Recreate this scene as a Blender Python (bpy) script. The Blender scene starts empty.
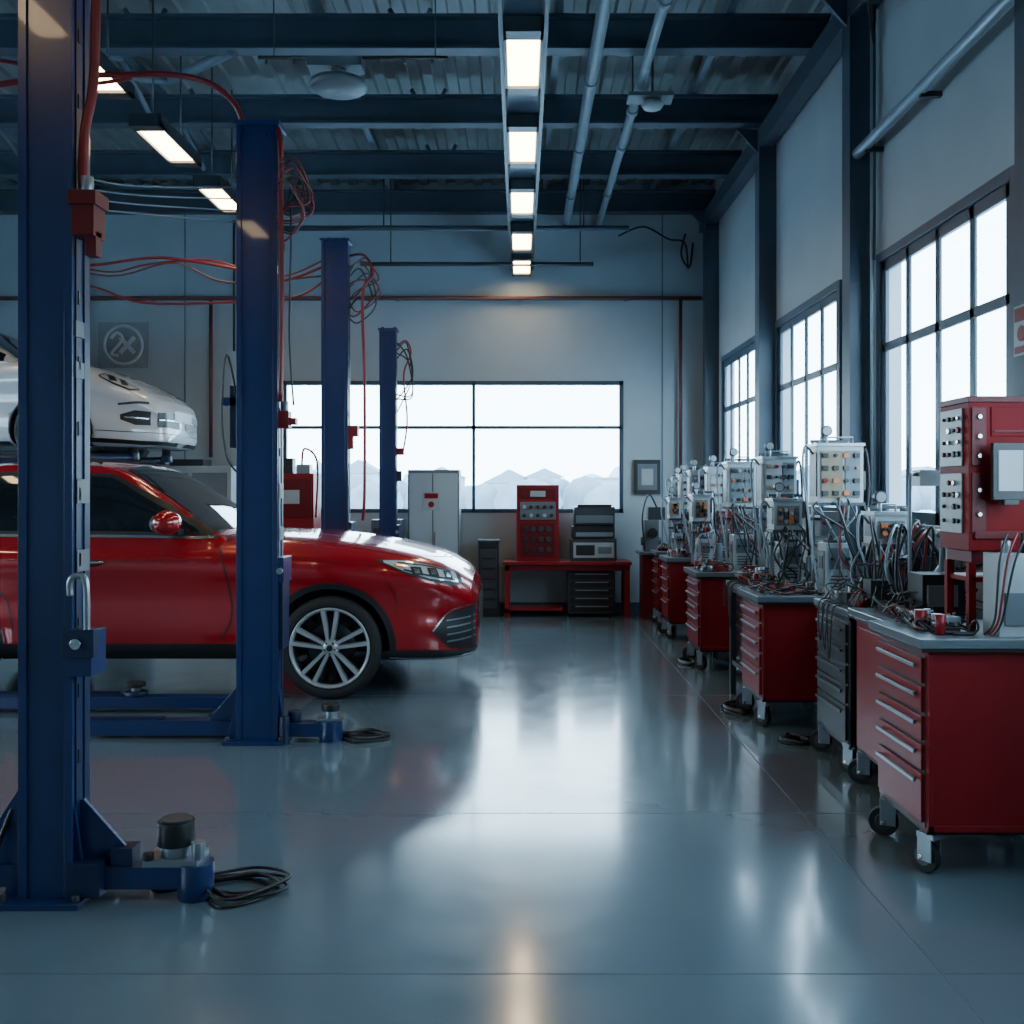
import bpy, bmesh, math, random
from mathutils import Vector, Matrix
from mathutils.bvhtree import BVHTree
random.seed(7)
R=random.random
def U(a,b): return a+(b-a)*R()

# ------------------------------------------------------------------ materials
MATS={}
def mat(name,col,rough=0.5,metal=0.0,coat=0.0,nscale=6.0,namt=0.08,bump=0.0,emit=None,estr=0.0,spec=0.5,rvar=0.0):
    if name in MATS: return MATS[name]
    m=bpy.data.materials.new(name); m.use_nodes=True
    nt=m.node_tree; b=nt.nodes['Principled BSDF']
    tc=nt.nodes.new('ShaderNodeTexCoord')
    n=nt.nodes.new('ShaderNodeTexNoise'); n.inputs['Scale'].default_value=nscale; n.inputs['Detail'].default_value=5
    nt.links.new(tc.outputs['Object'],n.inputs['Vector'])
    r=nt.nodes.new('ShaderNodeValToRGB')
    r.color_ramp.elements[0].position=0.3; r.color_ramp.elements[1].position=0.7
    r.color_ramp.elements[0].color=[c*(1-namt) for c in col]+[1]
    r.color_ramp.elements[1].color=[min(1,c*(1+namt)) for c in col]+[1]
    nt.links.new(n.outputs['Fac'],r.inputs['Fac']); nt.links.new(r.outputs['Color'],b.inputs['Base Color'])
    b.inputs['Roughness'].default_value=rough; b.inputs['Metallic'].default_value=metal
    b.inputs['Coat Weight'].default_value=coat; b.inputs['Coat Roughness'].default_value=0.04
    b.inputs['Specular IOR Level'].default_value=spec
    if bump>0:
        bp=nt.nodes.new('ShaderNodeBump'); bp.inputs['Strength'].default_value=bump; bp.inputs['Distance'].default_value=0.01
        nt.links.new(n.outputs['Fac'],bp.inputs['Height']); nt.links.new(bp.outputs['Normal'],b.inputs['Normal'])
    if emit:
        b.inputs['Emission Color'].default_value=list(emit)+[1]; b.inputs['Emission Strength'].default_value=estr
    MATS[name]=m; return m
BLUE=mat('lift_blue_paint',(0.009,0.024,0.095),0.3,0,0.25)
BLUED=mat('lift_blue_dark',(0.006,0.014,0.052),0.4)
STEEL=mat('structure_steel',(0.042,0.064,0.09),0.5,0.1)
STEEL2=mat('structure_steel_light',(0.11,0.145,0.18),0.5,0.1)
RED=mat('cart_red_paint',(0.19,0.006,0.010),0.42,0,0.0,spec=0.3)
REDD=mat('cart_red_dark',(0.10,0.004,0.007),0.45,spec=0.3)
CABR=mat('cabinet_red_paint',(0.17,0.004,0.007),0.5,0,0.0,spec=0.12)
CARRED=mat('car_red_paint',(0.33,0.003,0.008),0.2,0.15,1.0,2,0.03)
CARWHITE=mat('car_white_paint',(0.56,0.59,0.61),0.3,0,1.0,2,0.02)
GLASS=mat('car_dark_glass',(0.008,0.012,0.016),0.04,0,0.3,2,0.02)
BLK=mat('black_plastic',(0.010,0.011,0.013),0.45)
RUB=mat('black_rubber',(0.010,0.010,0.011),0.75,nscale=30)
CHR=mat('brushed_chrome',(0.55,0.57,0.59),0.25,1.0)
SILV=mat('silver_alloy_paint',(0.42,0.44,0.46),0.3,0.35,0.5)
ALU=mat('grey_aluminium',(0.27,0.30,0.33),0.35,0.7)
DALU=mat('dark_steel',(0.05,0.058,0.066),0.4,0.5)
WHT=mat('machine_white',(0.30,0.335,0.35),0.4)
GRY=mat('machine_grey',(0.105,0.125,0.14),0.45)
LGRY=mat('pale_pipe',(0.23,0.285,0.32),0.4,0.3)
HRED=mat('hose_red',(0.19,0.010,0.013),0.4)
RPIPE=mat('pipe_dull_red',(0.12,0.04,0.038),0.5)
LAMP=mat('lamp_diffuser',(1,0.9,0.75),0.5,emit=(1.0,0.72,0.40),estr=24)
HLAMP=mat('headlight_lens',(0.66,0.71,0.74),0.08,0.3,1.0)
ORG=mat('orange_part',(0.50,0.13,0.03),0.4)
SCR=mat('screen_glow',(0.12,0.18,0.22),0.2,emit=(0.45,0.65,0.8),estr=0.35)
TAN=mat('tan_part',(0.20,0.15,0.09),0.5)
TOPM=mat('worktop_metal',(0.14,0.17,0.19),0.3,0.4,nscale=12)
FRAME=mat('window_frame_paint',(0.028,0.055,0.085),0.45)

# ------------------------------------------------------------------ mesh builder
def catmull(pts,seg=6):
    pts=[Vector(p) for p in pts]
    if len(pts)<3: return pts
    out=[]
    for i in range(len(pts)-1):
        p0=pts[max(i-1,0)];p1=pts[i];p2=pts[i+1];p3=pts[min(i+2,len(pts)-1)]
        for k in range(seg):
            t=k/seg;t2=t*t;t3=t2*t
            out.append(0.5*((2*p1)+(p2-p0)*t+(2*p0-5*p1+4*p2-p3)*t2+(3*p1-p0-3*p2+p3)*t3))
    out.append(pts[-1]); return out
class MB:
    def __init__(s): s.v=[];s.f=[];s.m=[];s.s=[];s.mats=[]
    def mi(s,m):
        if m not in s.mats: s.mats.append(m)
        return s.mats.index(m)
    def add(s,vs,fs,m,smooth=False):
        o=len(s.v); s.v+=[Vector(v) for v in vs]; k=s.mi(m)
        for f in fs: s.f.append([i+o for i in f]); s.m.append(k); s.s.append(smooth)
    def box(s,x0,x1,y0,y1,z0,z1,m,rot=None,piv=None):
        vs=[Vector((x,y,z)) for z in (z0,z1) for y in (y0,y1) for x in (x0,x1)]
        if rot is not None:
            c=Vector(piv) if piv is not None else Vector(((x0+x1)/2,(y0+y1)/2,(z0+z1)/2)); vs=[rot@(v-c)+c for v in vs]
        s.add(vs,[(0,2,3,1),(4,5,7,6),(0,1,5,4),(2,6,7,3),(0,4,6,2),(1,3,7,5)],m)
    def cyl(s,p0,p1,r,m,n=16,r2=None):
        p0=Vector(p0);p1=Vector(p1);d=(p1-p0).normalized()
        a=d.orthogonal().normalized();b=d.cross(a); r2=r if r2 is None else r2
        vs=[];
        for p,rr in((p0,r),(p1,r2)):
            for i in range(n):
                t=2*math.pi*i/n; vs.append(p+(a*math.cos(t)+b*math.sin(t))*rr)
        s.add(vs,[(i,(i+1)%n,n+(i+1)%n,n+i) for i in range(n)],m,True)
        s.add(vs,[tuple(range(n-1,-1,-1)),tuple(range(n,2*n))],m,False)
    def tube(s,pts,r,m,n=8,seg=6,smoothpath=True):
        P=catmull(pts,seg) if smoothpath else [Vector(p) for p in pts]
        vs=[];pa=None
        for i,p in enumerate(P):
            d=(P[min(i+1,len(P)-1)]-P[max(i-1,0)])
            if d.length<1e-9: d=Vector((0,0,1))
            d.normalize()
            if pa is None: a=d.orthogonal().normalized()
            else:
                a=pa-d*pa.dot(d)
                a=a.normalized() if a.length>1e-6 else d.orthogonal().normalized()
            pa=a;b=d.cross(a)
            for k in range(n):
                t=2*math.pi*k/n; vs.append(p+(a*math.cos(t)+b*math.sin(t))*r)
        fs=[]
        for i in range(len(P)-1):
            for k in range(n): fs.append((i*n+k,i*n+(k+1)%n,(i+1)*n+(k+1)%n,(i+1)*n+k))
        s.add(vs,fs,m,True)
        L=(len(P)-1)*n
        s.add([vs[k] for k in range(n)]+[vs[L+k] for k in range(n)],[tuple(range(n-1,-1,-1)),tuple(range(n,2*n))],m)
    def lathe(s,prof,c,m,axis='Z',n=32,closed=False,flip=1):
        vs=[];c=Vector(c)
        for r,h in prof:
            for i in range(n):
                t=2*math.pi*i/n;x=r*math.cos(t);y=r*math.sin(t)
                if axis=='Z': q=Vector((x,y,h*flip))
                elif axis=='Y': q=Vector((x,h*flip,y))
                else: q=Vector((h*flip,x,y))
                vs.append(c+q)
        fs=[];L=len(prof)
        for j in range(L-1 if not closed else L):
            for i in range(n): fs.append((j*n+i,j*n+(i+1)%n,((j+1)%L)*n+(i+1)%n,((j+1)%L)*n+i))
        s.add(vs,fs,m,True)
    def ell(s,c,r,m,n=16,k=10,rot=None):
        c=Vector(c);vs=[]
        for j in range(k+1):
            ph=math.pi*j/k
            for i in range(n):
                t=2*math.pi*i/n
                q=Vector((r[0]*math.sin(ph)*math.cos(t),r[1]*math.sin(ph)*math.sin(t),r[2]*math.cos(ph)))
                if rot is not None: q=rot@q
                vs.append(c+q)
        s.add(vs,[(j*n+i,j*n+(i+1)%n,(j+1)*n+(i+1)%n,(j+1)*n+i) for j in range(k) for i in range(n)],m,True)
    def prism(s,poly,y0,y1,m,plane='XZ'):
        n=len(poly)
        def P(u,v,w): return {'XZ':(u,w,v),'YZ':(w,u,v),'XY':(u,v,w)}[plane]
        vs=[P(u,v,y0) for u,v in poly]+[P(u,v,y1) for u,v in poly]
        s.add(vs,[tuple(range(n)),tuple(range(2*n-1,n-1,-1))]+[(i,n+i,n+(i+1)%n,(i+1)%n) for i in range(n)],m)
    def build(s,name,bevel=0,parent=None,loc=(0,0,0),fixn=True):
        me=bpy.data.meshes.new(name+'_mesh'); me.from_pydata([tuple(v) for v in s.v],[],s.f); 
        for m in s.mats: me.materials.append(m)
        for i,p in enumerate(me.polygons): p.material_index=s.m[i]; p.use_smooth=s.s[i]
        if fixn:
            bm=bmesh.new();bm.from_mesh(me);bmesh.ops.remove_doubles(bm,verts=bm.verts,dist=1e-6)
            bmesh.ops.recalc_face_normals(bm,faces=bm.faces);bm.to_mesh(me);bm.free()
        me.update()
        ob=bpy.data.objects.new(name,me); bpy.context.scene.collection.objects.link(ob)
        ob.location=loc
        if parent: ob.parent=parent
        if bevel>0:
            b=ob.modifiers.new('bevel','BEVEL'); b.width=bevel;b.segments=2;b.limit_method='ANGLE';b.angle_limit=math.radians(50)
        return ob
def empty(name,loc):
    e=bpy.data.objects.new(name,None); e.location=loc; e.empty_display_size=0.2
    bpy.context.scene.collection.objects.link(e); return e

# ------------------------------------------------------------------ room
XL,XR,YF,YB,ZC=-8.5,2.36,-3.5,12.3,5.25
def floor_mat():
    m=bpy.data.materials.new('polished_concrete_floor');m.use_nodes=True;nt=m.node_tree;b=nt.nodes['Principled BSDF']
    tc=nt.nodes.new('ShaderNodeTexCoord')
    n1=nt.nodes.new('ShaderNodeTexNoise');n1.inputs['Scale'].default_value=0.6;n1.inputs['Detail'].default_value=6;n1.inputs['Roughness'].default_value=0.55
    n2=nt.nodes.new('ShaderNodeTexNoise');n2.inputs['Scale'].default_value=4;n2.inputs['Detail'].default_value=8;n2.inputs['Roughness'].default_value=0.65
    for n in(n1,n2): nt.links.new(tc.outputs['Object'],n.inputs['Vector'])
    r=nt.nodes.new('ShaderNodeValToRGB');r.color_ramp.elements[0].position=0.3;r.color_ramp.elements[1].position=0.72
    r.color_ramp.elements[0].color=(0.100,0.146,0.175,1);r.color_ramp.elements[1].color=(0.124,0.173,0.202,1)
    nt.links.new(n1.outputs['Fac'],r.inputs['Fac']);nt.links.new(r.outputs['Color'],b.inputs['Base Color'])
    mr=nt.nodes.new('ShaderNodeMapRange');mr.inputs['From Min'].default_value=0.3;mr.inputs['From Max'].default_value=0.7
    mr.inputs['To Min'].default_value=0.14;mr.inputs['To Max'].default_value=0.23
    nt.links.new(n2.outputs['Fac'],mr.inputs['Value']);nt.links.new(mr.outputs['Result'],b.inputs['Roughness'])
    b.inputs['Specular IOR Level'].default_value=0.85
    b.inputs['Coat Weight'].default_value=0.55;b.inputs['Coat Roughness'].default_value=0.10
    return m
FLOOR=floor_mat()
WALLB=mat('painted_wall_cool',(0.31,0.375,0.41),0.6,nscale=1.5,namt=0.06,bump=0.05)
WALLR=mat('painted_wall_warm',(0.32,0.35,0.36),0.6,nscale=1.5,namt=0.07,bump=0.05)
CEIL=mat('ceiling_decking',(0.18,0.21,0.215),0.55,0.1,nscale=2,namt=0.14)
f=MB();f.box(XL-.2,XR+.2,YF-.2,YB+.2,-.2,0,FLOOR);f.build('floor')
JT=mat('floor_joint',(0.075,0.10,0.115),0.6)
j=MB()
for x in(1.31,-4.6): j.box(x-.003,x+.003,YF,YB,0,.0010,JT)
for y in(0.02,1.56,3.1,4.64,7.3,10): j.box(XL,XR,y-.0015,y+.0015,0,.0009,JT)
j.build('trim_floor_joints')
def wall_open(name,axis,pos,th,a0,a1,z0,z1,ops,m):
    w=MB()
    def B(u0,u1,v0,v1):
        if u1-u0<1e-4 or v1-v0<1e-4:return
        if axis=='Y': w.box(u0,u1,pos,pos+th,v0,v1,m)
        else: w.box(pos,pos+th,u0,u1,v0,v1,m)
    ops=sorted(ops);cur=a0
    for(o0,o1,b0,b1) in ops:
        B(cur,o0,z0,z1);B(o0,o1,z0,b0);B(o0,o1,b1,z1);cur=o1
    B(cur,a1,z0,z1); return w.build(name)
BW=(-2.92,1.27,1.22,2.84)
wall_open('wall_back','Y',YB,.2,XL-.2,XR+.2,0,ZC+.1,[BW],WALLB)
RW=[(1.9,3.9,1.3,2.98),(4.77,6.50,1.3,2.98),(7.37,9.1,1.3,2.98),(9.95,11.55,1.3,2.98)]
wall_open('wall_right','X',XR,.12,YF,YB,0,ZC+.1,RW,WALLR)
LW_ADDED=[(-1.5,1.0),(1.8,4.6),(6,9)]  # unseen windows, added in the left wall to let in light
wall_open('wall_left','X',XL-.2,.2,YF,YB,0,ZC+.1,[(a,b,1.2,3.2) for a,b in LW_ADDED],WALLB)
wall_open('wall_front','Y',YF-.2,.2,XL-.2,XR+.2,0,ZC+.1,[],WALLB)
pm=bpy.data.materials.new('window_glass');pm.use_nodes=True;nt=pm.node_tree
for n in list(nt.nodes): nt.nodes.remove(n)
o=nt.nodes.new('ShaderNodeOutputMaterial');mx=nt.nodes.new('ShaderNodeMixShader');tr=nt.nodes.new('ShaderNodeBsdfTransparent');gl=nt.nodes.new('ShaderNodeBsdfGlossy')
gl.inputs['Roughness'].default_value=0.05;mx.inputs[0].default_value=0.05;tr.inputs['Color'].default_value=(.90,.97,1,1)
nt.links.new(tr.outputs[0],mx.inputs[1]);nt.links.new(gl.outputs[0],mx.inputs[2]);nt.links.new(mx.outputs[0],o.inputs['Surface'])
def window(name,axis,pos,a0,a1,z0,z1,vs,hs,t=.05,d=.03,sill=None):
    w=MB()
    def B(u0,u1,v0,v1,p0,p1,m):
        if axis=='Y': w.box(u0,u1,p0,p1,v0,v1,m)
        else: w.box(p0,p1,u0,u1,v0,v1,m)
    p0,p1=(pos-.01,pos+d)
    B(a0,a1,z0,z0+t,p0,p1,FRAME);B(a0,a1,z1-t,z1,p0,p1,FRAME);B(a0,a0+t,z0,z1,p0,p1,FRAME);B(a1-t,a1,z0,z1,p0,p1,FRAME)
    for v in vs:B(v-t*.4,v+t*.4,z0,z1,p0,p1-.008,FRAME)
    for h in hs:B(a0,a1,h-t*.4,h+t*.4,p0,p1-.008,FRAME)
    B(a0,a1,z0,z1,pos+.012,pos+.016,pm)
    if sill:B(a0-.04,a1+.04,z0-.04,z0,pos-.05,pos+.05,WHT)
    return w.build(name,.004)
window('window_1','Y',YB,*BW,[-2.36,-.57],[2.27],.05,.05)
for i,(a0,a1,z0,z1) in enumerate(RW):
    L=a1-a0; window('window_%d'%(i+2),'X',XR,a0,a1,z0,z1,[a0+L*k/4 for k in(1,2,3)],[2.42],.07,.016,sill=True)
for i,(a0,a1) in enumerate(LW_ADDED):
    L=a1-a0; window('window_%d'%(i+6),'X',XL-.1,a0,a1,1.2,3.2,[a0+L*k/4 for k in(1,2,3)],[2.3],.05)
# pale window surrounds on the right wall
tw=MB()
for a0,a1,z0,z1 in RW[1:]:
    tw.box(XR-.025,XR,a0-.06,a0,z0,z1+.06,FRAME);tw.box(XR-.025,XR,a1,a1+.06,z0,z1+.06,FRAME);tw.box(XR-.025,XR,a0,a1,z1,z1+.06,FRAME)
tw.build('trim_right_window_surrounds',.004)
c=MB();p=.22;vs=[];x=XL-.2;xs=[]
while x<XR+.2:
    xs+=[(x,ZC),(x+.09,ZC),(x+.11,ZC+.03),(x+.20,ZC+.03)];x+=p
for xx,zz in xs: vs+=[(xx,YF-.2,zz),(xx,YB+.2,zz)]
c.add(vs,[(2*i,2*i+2,2*i+3,2*i+1) for i in range(len(xs)-1)],CEIL)
c.box(XL-.2,XR+.2,YF-.2,YB+.2,ZC+.08,ZC+.2,CEIL);c.build('ceiling',fixn=False)
bm_=MB()
BY=(-1.6,-.05,1.5,3.05,4.6,6.1,7.65,9.2,10.7,12.1)
for y in BY:
    bm_.box(XL,XR,y-.07,y+.07,4.85,4.875,STEEL);bm_.box(XL,XR,y-.07,y+.07,5.09,5.115,STEEL);bm_.box(XL,XR,y-.012,y+.012,4.87,5.1,STEEL)
for x in(-7,-5.2,-3.35,-1.55,.3,1.6):
    bm_.box(x-.03,x+.03,YF,YB,5.13,5.22,STEEL2)
bm_.box(2.20,2.34,YF,YB,4.66,4.84,STEEL);
bm_.build('roof_beam_grid',.003)
tr_=MB()
for x in(-3.35,-5.2):
    for i,y in enumerate((3.05,4.6,6.1,7.65,9.2,10.7)):
        y1=y+1.5
        tr_.tube([(x,y+.1,4.9),(x,y+.75,5.12)],.025,STEEL2,6,smoothpath=False)
        tr_.tube([(x,y1-.1,4.9),(x,y+.75,5.12)],.025,STEEL2,6,smoothpath=False)
for y in(4.6,6.1,7.65,9.2,10.7):
    for xx in(-.85,-2.9):
        tr_.tube([(xx-.16,y+.09,5.22),(xx,y+.09,4.93),(xx+.16,y+.09,5.22)],.022,STEEL2,6,smoothpath=False)
        tr_.box(xx-.05,xx+.05,y+.07,y+.11,4.88,4.96,STEEL2)
for y in(4.6,6.1,7.65):
    tr_.tube([(-4.2,y,4.86),(-3.1,y+1.2,5.12)],.045,STEEL2,6,smoothpath=False)
    tr_.tube([(-2.2,y,4.86),(-3.1,y+1.2,5.12)],.045,STEEL2,6,smoothpath=False)
tr_.build('roof_truss_bracing')
for y in(-.9,1.74,4.29,6.67,9.2,11.86):
    c=MB();D=.16;c.box(2.20,XR,y,y+.022,0,4.7,STEEL);c.box(2.20,XR,y+D-.022,y+D,0,4.7,STEEL);c.box(2.20,2.222,y,y+D,0,4.7,STEEL);c.box(2.22,2.34,y+.018,y+D-.02,0,4.7,STEEL)
    c.prism([(2.205,4.62),(2.205,4.84),(2.0,4.85)],y+.06,y+.09,STEEL)
    c.box(2.16,XR,y-.03,y+D+.03,0,.03,STEEL);c.build('steel_column',.004)
s=MB()
for x in(-7.5,-5.6,-4.12,-3.42,1.75): s.box(x-.008,x+.008,YB-.006,YB,0,ZC-.2,STEEL2)
s.box(XL,XR,YB-.05,YB,3.83,3.87,STEEL2)
s.build('trim_back_wall_seams')
b=MB();b.box(XL,XR,YB-.02,YB,0,.12,STEEL);b.build('baseboard_back')
b=MB();b.box(XR-.02,XR,YF,YB-.02,0,.12,STEEL);b.build('baseboard_right')
LOGO=mat('logo_pale',(0.50,0.55,0.58),0.5)
LOGB=mat('logo_backing',(0.22,0.26,0.28),0.55)
lg=MB();lg.box(-5.18,-4.56,YB-.02,YB,3.0,3.56,LOGB)
lg.lathe([(.25,-.035),(.215,-.035),(.215,-.02),(.25,-.02)],(-4.87,YB-.0,3.28),LOGO,'Y',40,True)
lg.tube([(-5.02,YB-.03,3.36),(-4.95,YB-.03,3.43),(-4.88,YB-.03,3.37),(-4.93,YB-.03,3.28),(-5.02,YB-.03,3.17),(-4.93,YB-.03,3.15)],.02,LOGO)
for a in(48,-48): lg.box(-4.95,-4.69,YB-.04,YB-.02,3.255,3.30,LOGO,Matrix.Rotation(math.radians(a),3,'Y'))
lg.build('wall_logo_sign')
# ------------------------------------------------------------------ pipes
p=MB();p.cyl((.56,YF,4.72),(.56,YB,4.72),.048,LGRY,16)
for y in(1.5,4.6,6.1,7.65,9.2,10.7): p.cyl((.56,y+.2,4.72),(.56,y+.24,4.72),.056,ALU,16);p.cyl((.56,y+.22,4.72),(.56,y+.22,5.2),.008,DALU,6)
p.build('ceiling_pipe')
p=MB();p.cyl((.96,YF,4.74),(.96,YB,4.74),.038,LGRY,16)
for y in(1.5,4.6,6.4,8.3,9.2,10.7): p.cyl((.96,y+.2,4.74),(.96,y+.28,4.74),.05,ALU,16);p.cyl((.96,y+.22,4.74),(.96,y+.22,5.2),.008,DALU,6)
p.build('ceiling_pipe')
p=MB();p.cyl((2.25,2.0,3.78),(2.25,6.8,3.74),.036,LGRY,16);p.cyl((2.25,6.72,3.74),(2.25,6.79,3.74),.046,ALU,16)
for y in(3,4.2,5.6,6.5): p.box(2.24,XR,y-.015,y+.015,3.70,3.73,DALU)
p.build('wall_pipe')
p=MB();p.cyl((2.31,6.56,1.0),(2.31,6.56,4.9),.014,LGRY,8);p.cyl((2.31,6.52,3.0),(2.31,6.52,4.9),.01,DALU,8)
p.tube([(2.31,6.52,4.4),(2.2,6.3,4.62),(2.2,6.0,4.6),(2.3,5.6,4.9)],.01,DALU,6);p.build('wall_conduit')
p=MB();p.cyl((XL,12.2,3.84),(2.2,12.2,3.84),.025,RPIPE,10);p.cyl((-3.78,12.23,1.9),(-3.78,12.23,3.84),.022,RPIPE,10);p.cyl((1.96,12.2,1.7),(1.96,12.2,3.84),.022,RPIPE,10)
p.cyl((-3.5,12.24,3.2),(-3.5,12.24,4.8),.015,DALU,8);p.cyl((-5.3,12.24,1.0),(-5.3,12.24,4.6),.02,DALU,8)
for x in(-6,-4.5,-3,-1.5,0,1.3): p.box(x-.02,x+.02,12.2,YB,3.82,3.86,DALU)
p.build('wall_air_line')
p=MB();p.tube([(1.2,12.2,4.6),(1.5,12.15,4.7),(1.8,12.15,4.55),(2.0,12.15,4.5),(2.05,12.2,4.2)],.012,BLK);p.tube([(2.0,12.1,4.6),(1.95,12.1,4.35),(2.05,12.1,4.2),(2.1,12.15,4.5)],.012,BLK);p.build('wall_cable_loop')
p=MB();p.cyl((-1.85,11.6,4.12),(.85,11.6,4.12),.025,DALU,8);p.cyl((-2.6,11.0,4.38),(1.2,11.0,4.38),.03,STEEL,8)
for x in(-1.5,.7):p.cyl((x,11.6,4.12),(x,11.6,5.2),.008,DALU,6);p.cyl((x,11.0,4.38),(x,11.0,5.2),.008,DALU,6)
p.build('cable_conduit_rail')
p=MB();p.cyl((-1.7,6.5,4.31),(-.47,6.5,4.31),.014,BLK,8)
for x in(-1.6,-.55):p.cyl((x,6.5,4.31),(x,6.5,5.2),.005,DALU,6)
for k in range(7):p.cyl((-1.65+.18*k,6.5,4.31),(-1.65+.18*k,6.5,4.27),.009,DALU,6)
p.box(-1.37,-1.02,6.42,6.58,4.23,4.29,GRY);p.lathe([(0,-.045),(.16,-.035),(.19,-.015),(.18,.02),(.1,.05),(0,.05)],(-1.18,6.5,4.13),GRY,'Z',28);p.cyl((-1.18,6.5,4.16),(-1.18,6.5,4.25),.05,GRY)
p.build('ceiling_air_diffuser')
p=MB();p.box(.86,1.22,7.9,8.1,4.62,4.65,GRY);p.lathe([(0,-.04),(.07,-.03),(.09,0),(.07,.03),(0,.03)],(1.06,8,4.58),WHT,'Z',24);p.cyl((1.06,8,4.6),(1.06,8,5.2),.01,DALU,6)
p.build('ceiling_smoke_detector')
# ------------------------------------------------------------------ lamps
def lamp(x,y,z=4.12,w=.095):
    l=MB()
    l.box(x-w-.02,x+w+.02,y-.46,y+.46,z+.012,z+.07,DALU)
    l.box(x-w,x+w,y-.34,y+.34,z-.004,z+.013,LAMP)
    l.box(x-w-.02,x+w+.02,y-.46,y-.35,z-.02,z+.012,DALU);l.box(x-w-.02,x+w+.02,y+.35,y+.46,z-.02,z+.012,DALU)
    l.box(x-w-.02,x-w-.004,y-.46,y+.46,z-.02,z+.012,DALU);l.box(x+w+.004,x+w+.02,y-.46,y+.46,z-.02,z+.012,DALU)
    for yy in(y-.3,y+.3): l.cyl((x,yy,z+.07),(x,yy,5.22),.007,DALU,6)
    l.build('ceiling_strip_light')
for y in(1.8,6.13,7.62,9.1,10.52,11.72): lamp(.02,y)  # nearest lamp is out of view, continuing the row to light the foreground
for y in(1.8,6.2,7.6,9.0,10.45): lamp(-2.68,y)  # here too the nearest one is unseen, added for foreground light
for y in(4.6,9.0): lamp(-5.6,y)  # unseen lamp row, added to light the left side
l=MB();l.box(-.115,.155,3.2,12.2,4.2,4.235,STEEL);l.box(-.1,.14,3.2,12.2,4.235,4.26,DALU)
l.box(-.125,-.1,3.2,12.2,4.18,4.26,DALU);l.box(.14,.165,3.2,12.2,4.18,4.26,DALU);l.build('light_mounting_track')
# ------------------------------------------------------------------ exterior
SNOW=mat('snow_ground_mat',(0.60,0.69,0.76),0.9,nscale=.2)
g=MB();g.add([(-200,-200,-.25),(250,-200,-.25),(250,250,-.25),(-200,250,-.25)],[(0,1,2,3)],SNOW);g.build('snow_ground')
def treeline(name,fn,n,seed,h0,h1,col):
    random.seed(seed);M=mat(name+'_mat%d'%seed,col,0.95,nscale=.5,namt=.2)  # col has the distance haze mixed in as blue-grey
    t=MB()
    for i in range(n):
        x,y=fn((i+.5*R())/n);h=U(h0,h1);w=U(.8,3.5)
        t.ell((x,y,h*.2),(w,w*.5,h*.8),M,12,6)
    t.build(name)
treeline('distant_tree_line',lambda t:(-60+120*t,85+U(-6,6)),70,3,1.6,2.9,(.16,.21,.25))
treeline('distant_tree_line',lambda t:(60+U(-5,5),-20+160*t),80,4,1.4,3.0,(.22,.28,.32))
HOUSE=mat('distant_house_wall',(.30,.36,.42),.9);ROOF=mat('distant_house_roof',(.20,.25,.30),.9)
random.seed(9)
hb=MB()
for i in range(16):
    x=-48+6.2*i+U(-1.5,1.5);y=100+U(-4,4);w_=U(3,6);h_=U(2.0,3.4)
    hb.box(x,x+w_,y,y+4,-.2,h_,HOUSE)
    if R()<.6: hb.prism([(x-.3,h_),(x+w_+.3,h_),(x+w_/2,h_+U(.8,1.4))],y-.2,y+4.2,ROOF)
    else: hb.box(x-.1,x+w_+.1,y-.1,y+4.1,h_,h_+.25,ROOF)
hb.build('distant_low_buildings')
treeline('distant_hill',lambda t:(-150+400*t,180+U(-6,6)),50,5,4.5,7,(.34,.41,.47))  # haze painted into the hill colour, palest of the tree lines
random.seed(11)

# ------------------------------------------------------------------ cars
def interp_st(st,n):
    out=[]
    def cm(a,b,c,d,t): return 0.5*((2*b)+(c-a)*t+(2*a-5*b+4*c-d)*t*t+(3*b-a-3*c+d)*t**3)
    K=len(st[0])
    for i in range(len(st)-1):
        for k in range(n):
            t=k/n;s0=st[max(i-1,0)];s1=st[i];s2=st[i+1];s3=st[min(i+2,len(st)-1)]
            out.append([s1[0]*(1-t)+s2[0]*t]+[cm(s0[q],s1[q],s2[q],s3[q],t) for q in range(1,K)])
    out.append(list(st[-1]));return out
def ringmesh(rings):
    vs=[];n=len(rings[0])
    for r in rings: vs+=r
    fs=[]
    for i in range(len(rings)-1):
        for k in range(n): fs.append((i*n+k,i*n+(k+1)%n,(i+1)*n+(k+1)%n,(i+1)*n+k))
    for ri,flip in((0,0),(len(rings)-1,1)):
        c=Vector((0,0,0))
        for v in rings[ri]: c+=Vector(v)
        c/=n; vs.append(tuple(c));ci=len(vs)-1
        for k in range(n):
            a,b=ri*n+k,ri*n+(k+1)%n
            fs.append((a,ci,b) if not flip else (a,b,ci))
    return vs,fs
def body_section(x,w,zb,zs,zt,dens=4):
    h=zs-zb;t=zt-zs
    half=[(0,zb),(.5*w,zb),(.84*w,zb+.005),(.945*w,zb+.07*h),(.975*w,zb+.2*h),(.980*w,zb+.36*h),(.962*w,zb+.54*h),(.975*w,zb+.69*h),(1.0*w,zb+.81*h),(.985*w,zb+.93*h),(.93*w,zs+.12*t),(.84*w,zs+.5*t),(.7*w,zs+.74*t),(.45*w,zs+.9*t),(.2*w,zt-.004),(0,zt)]
    P=catmull([Vector((a,b,0)) for a,b in half],dens)
    P=[(p.x,p.y) for p in P]
    return [(x,-a,b) for a,b in P]+[(x,a,b) for a,b in P[-2:0:-1]]
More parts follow.
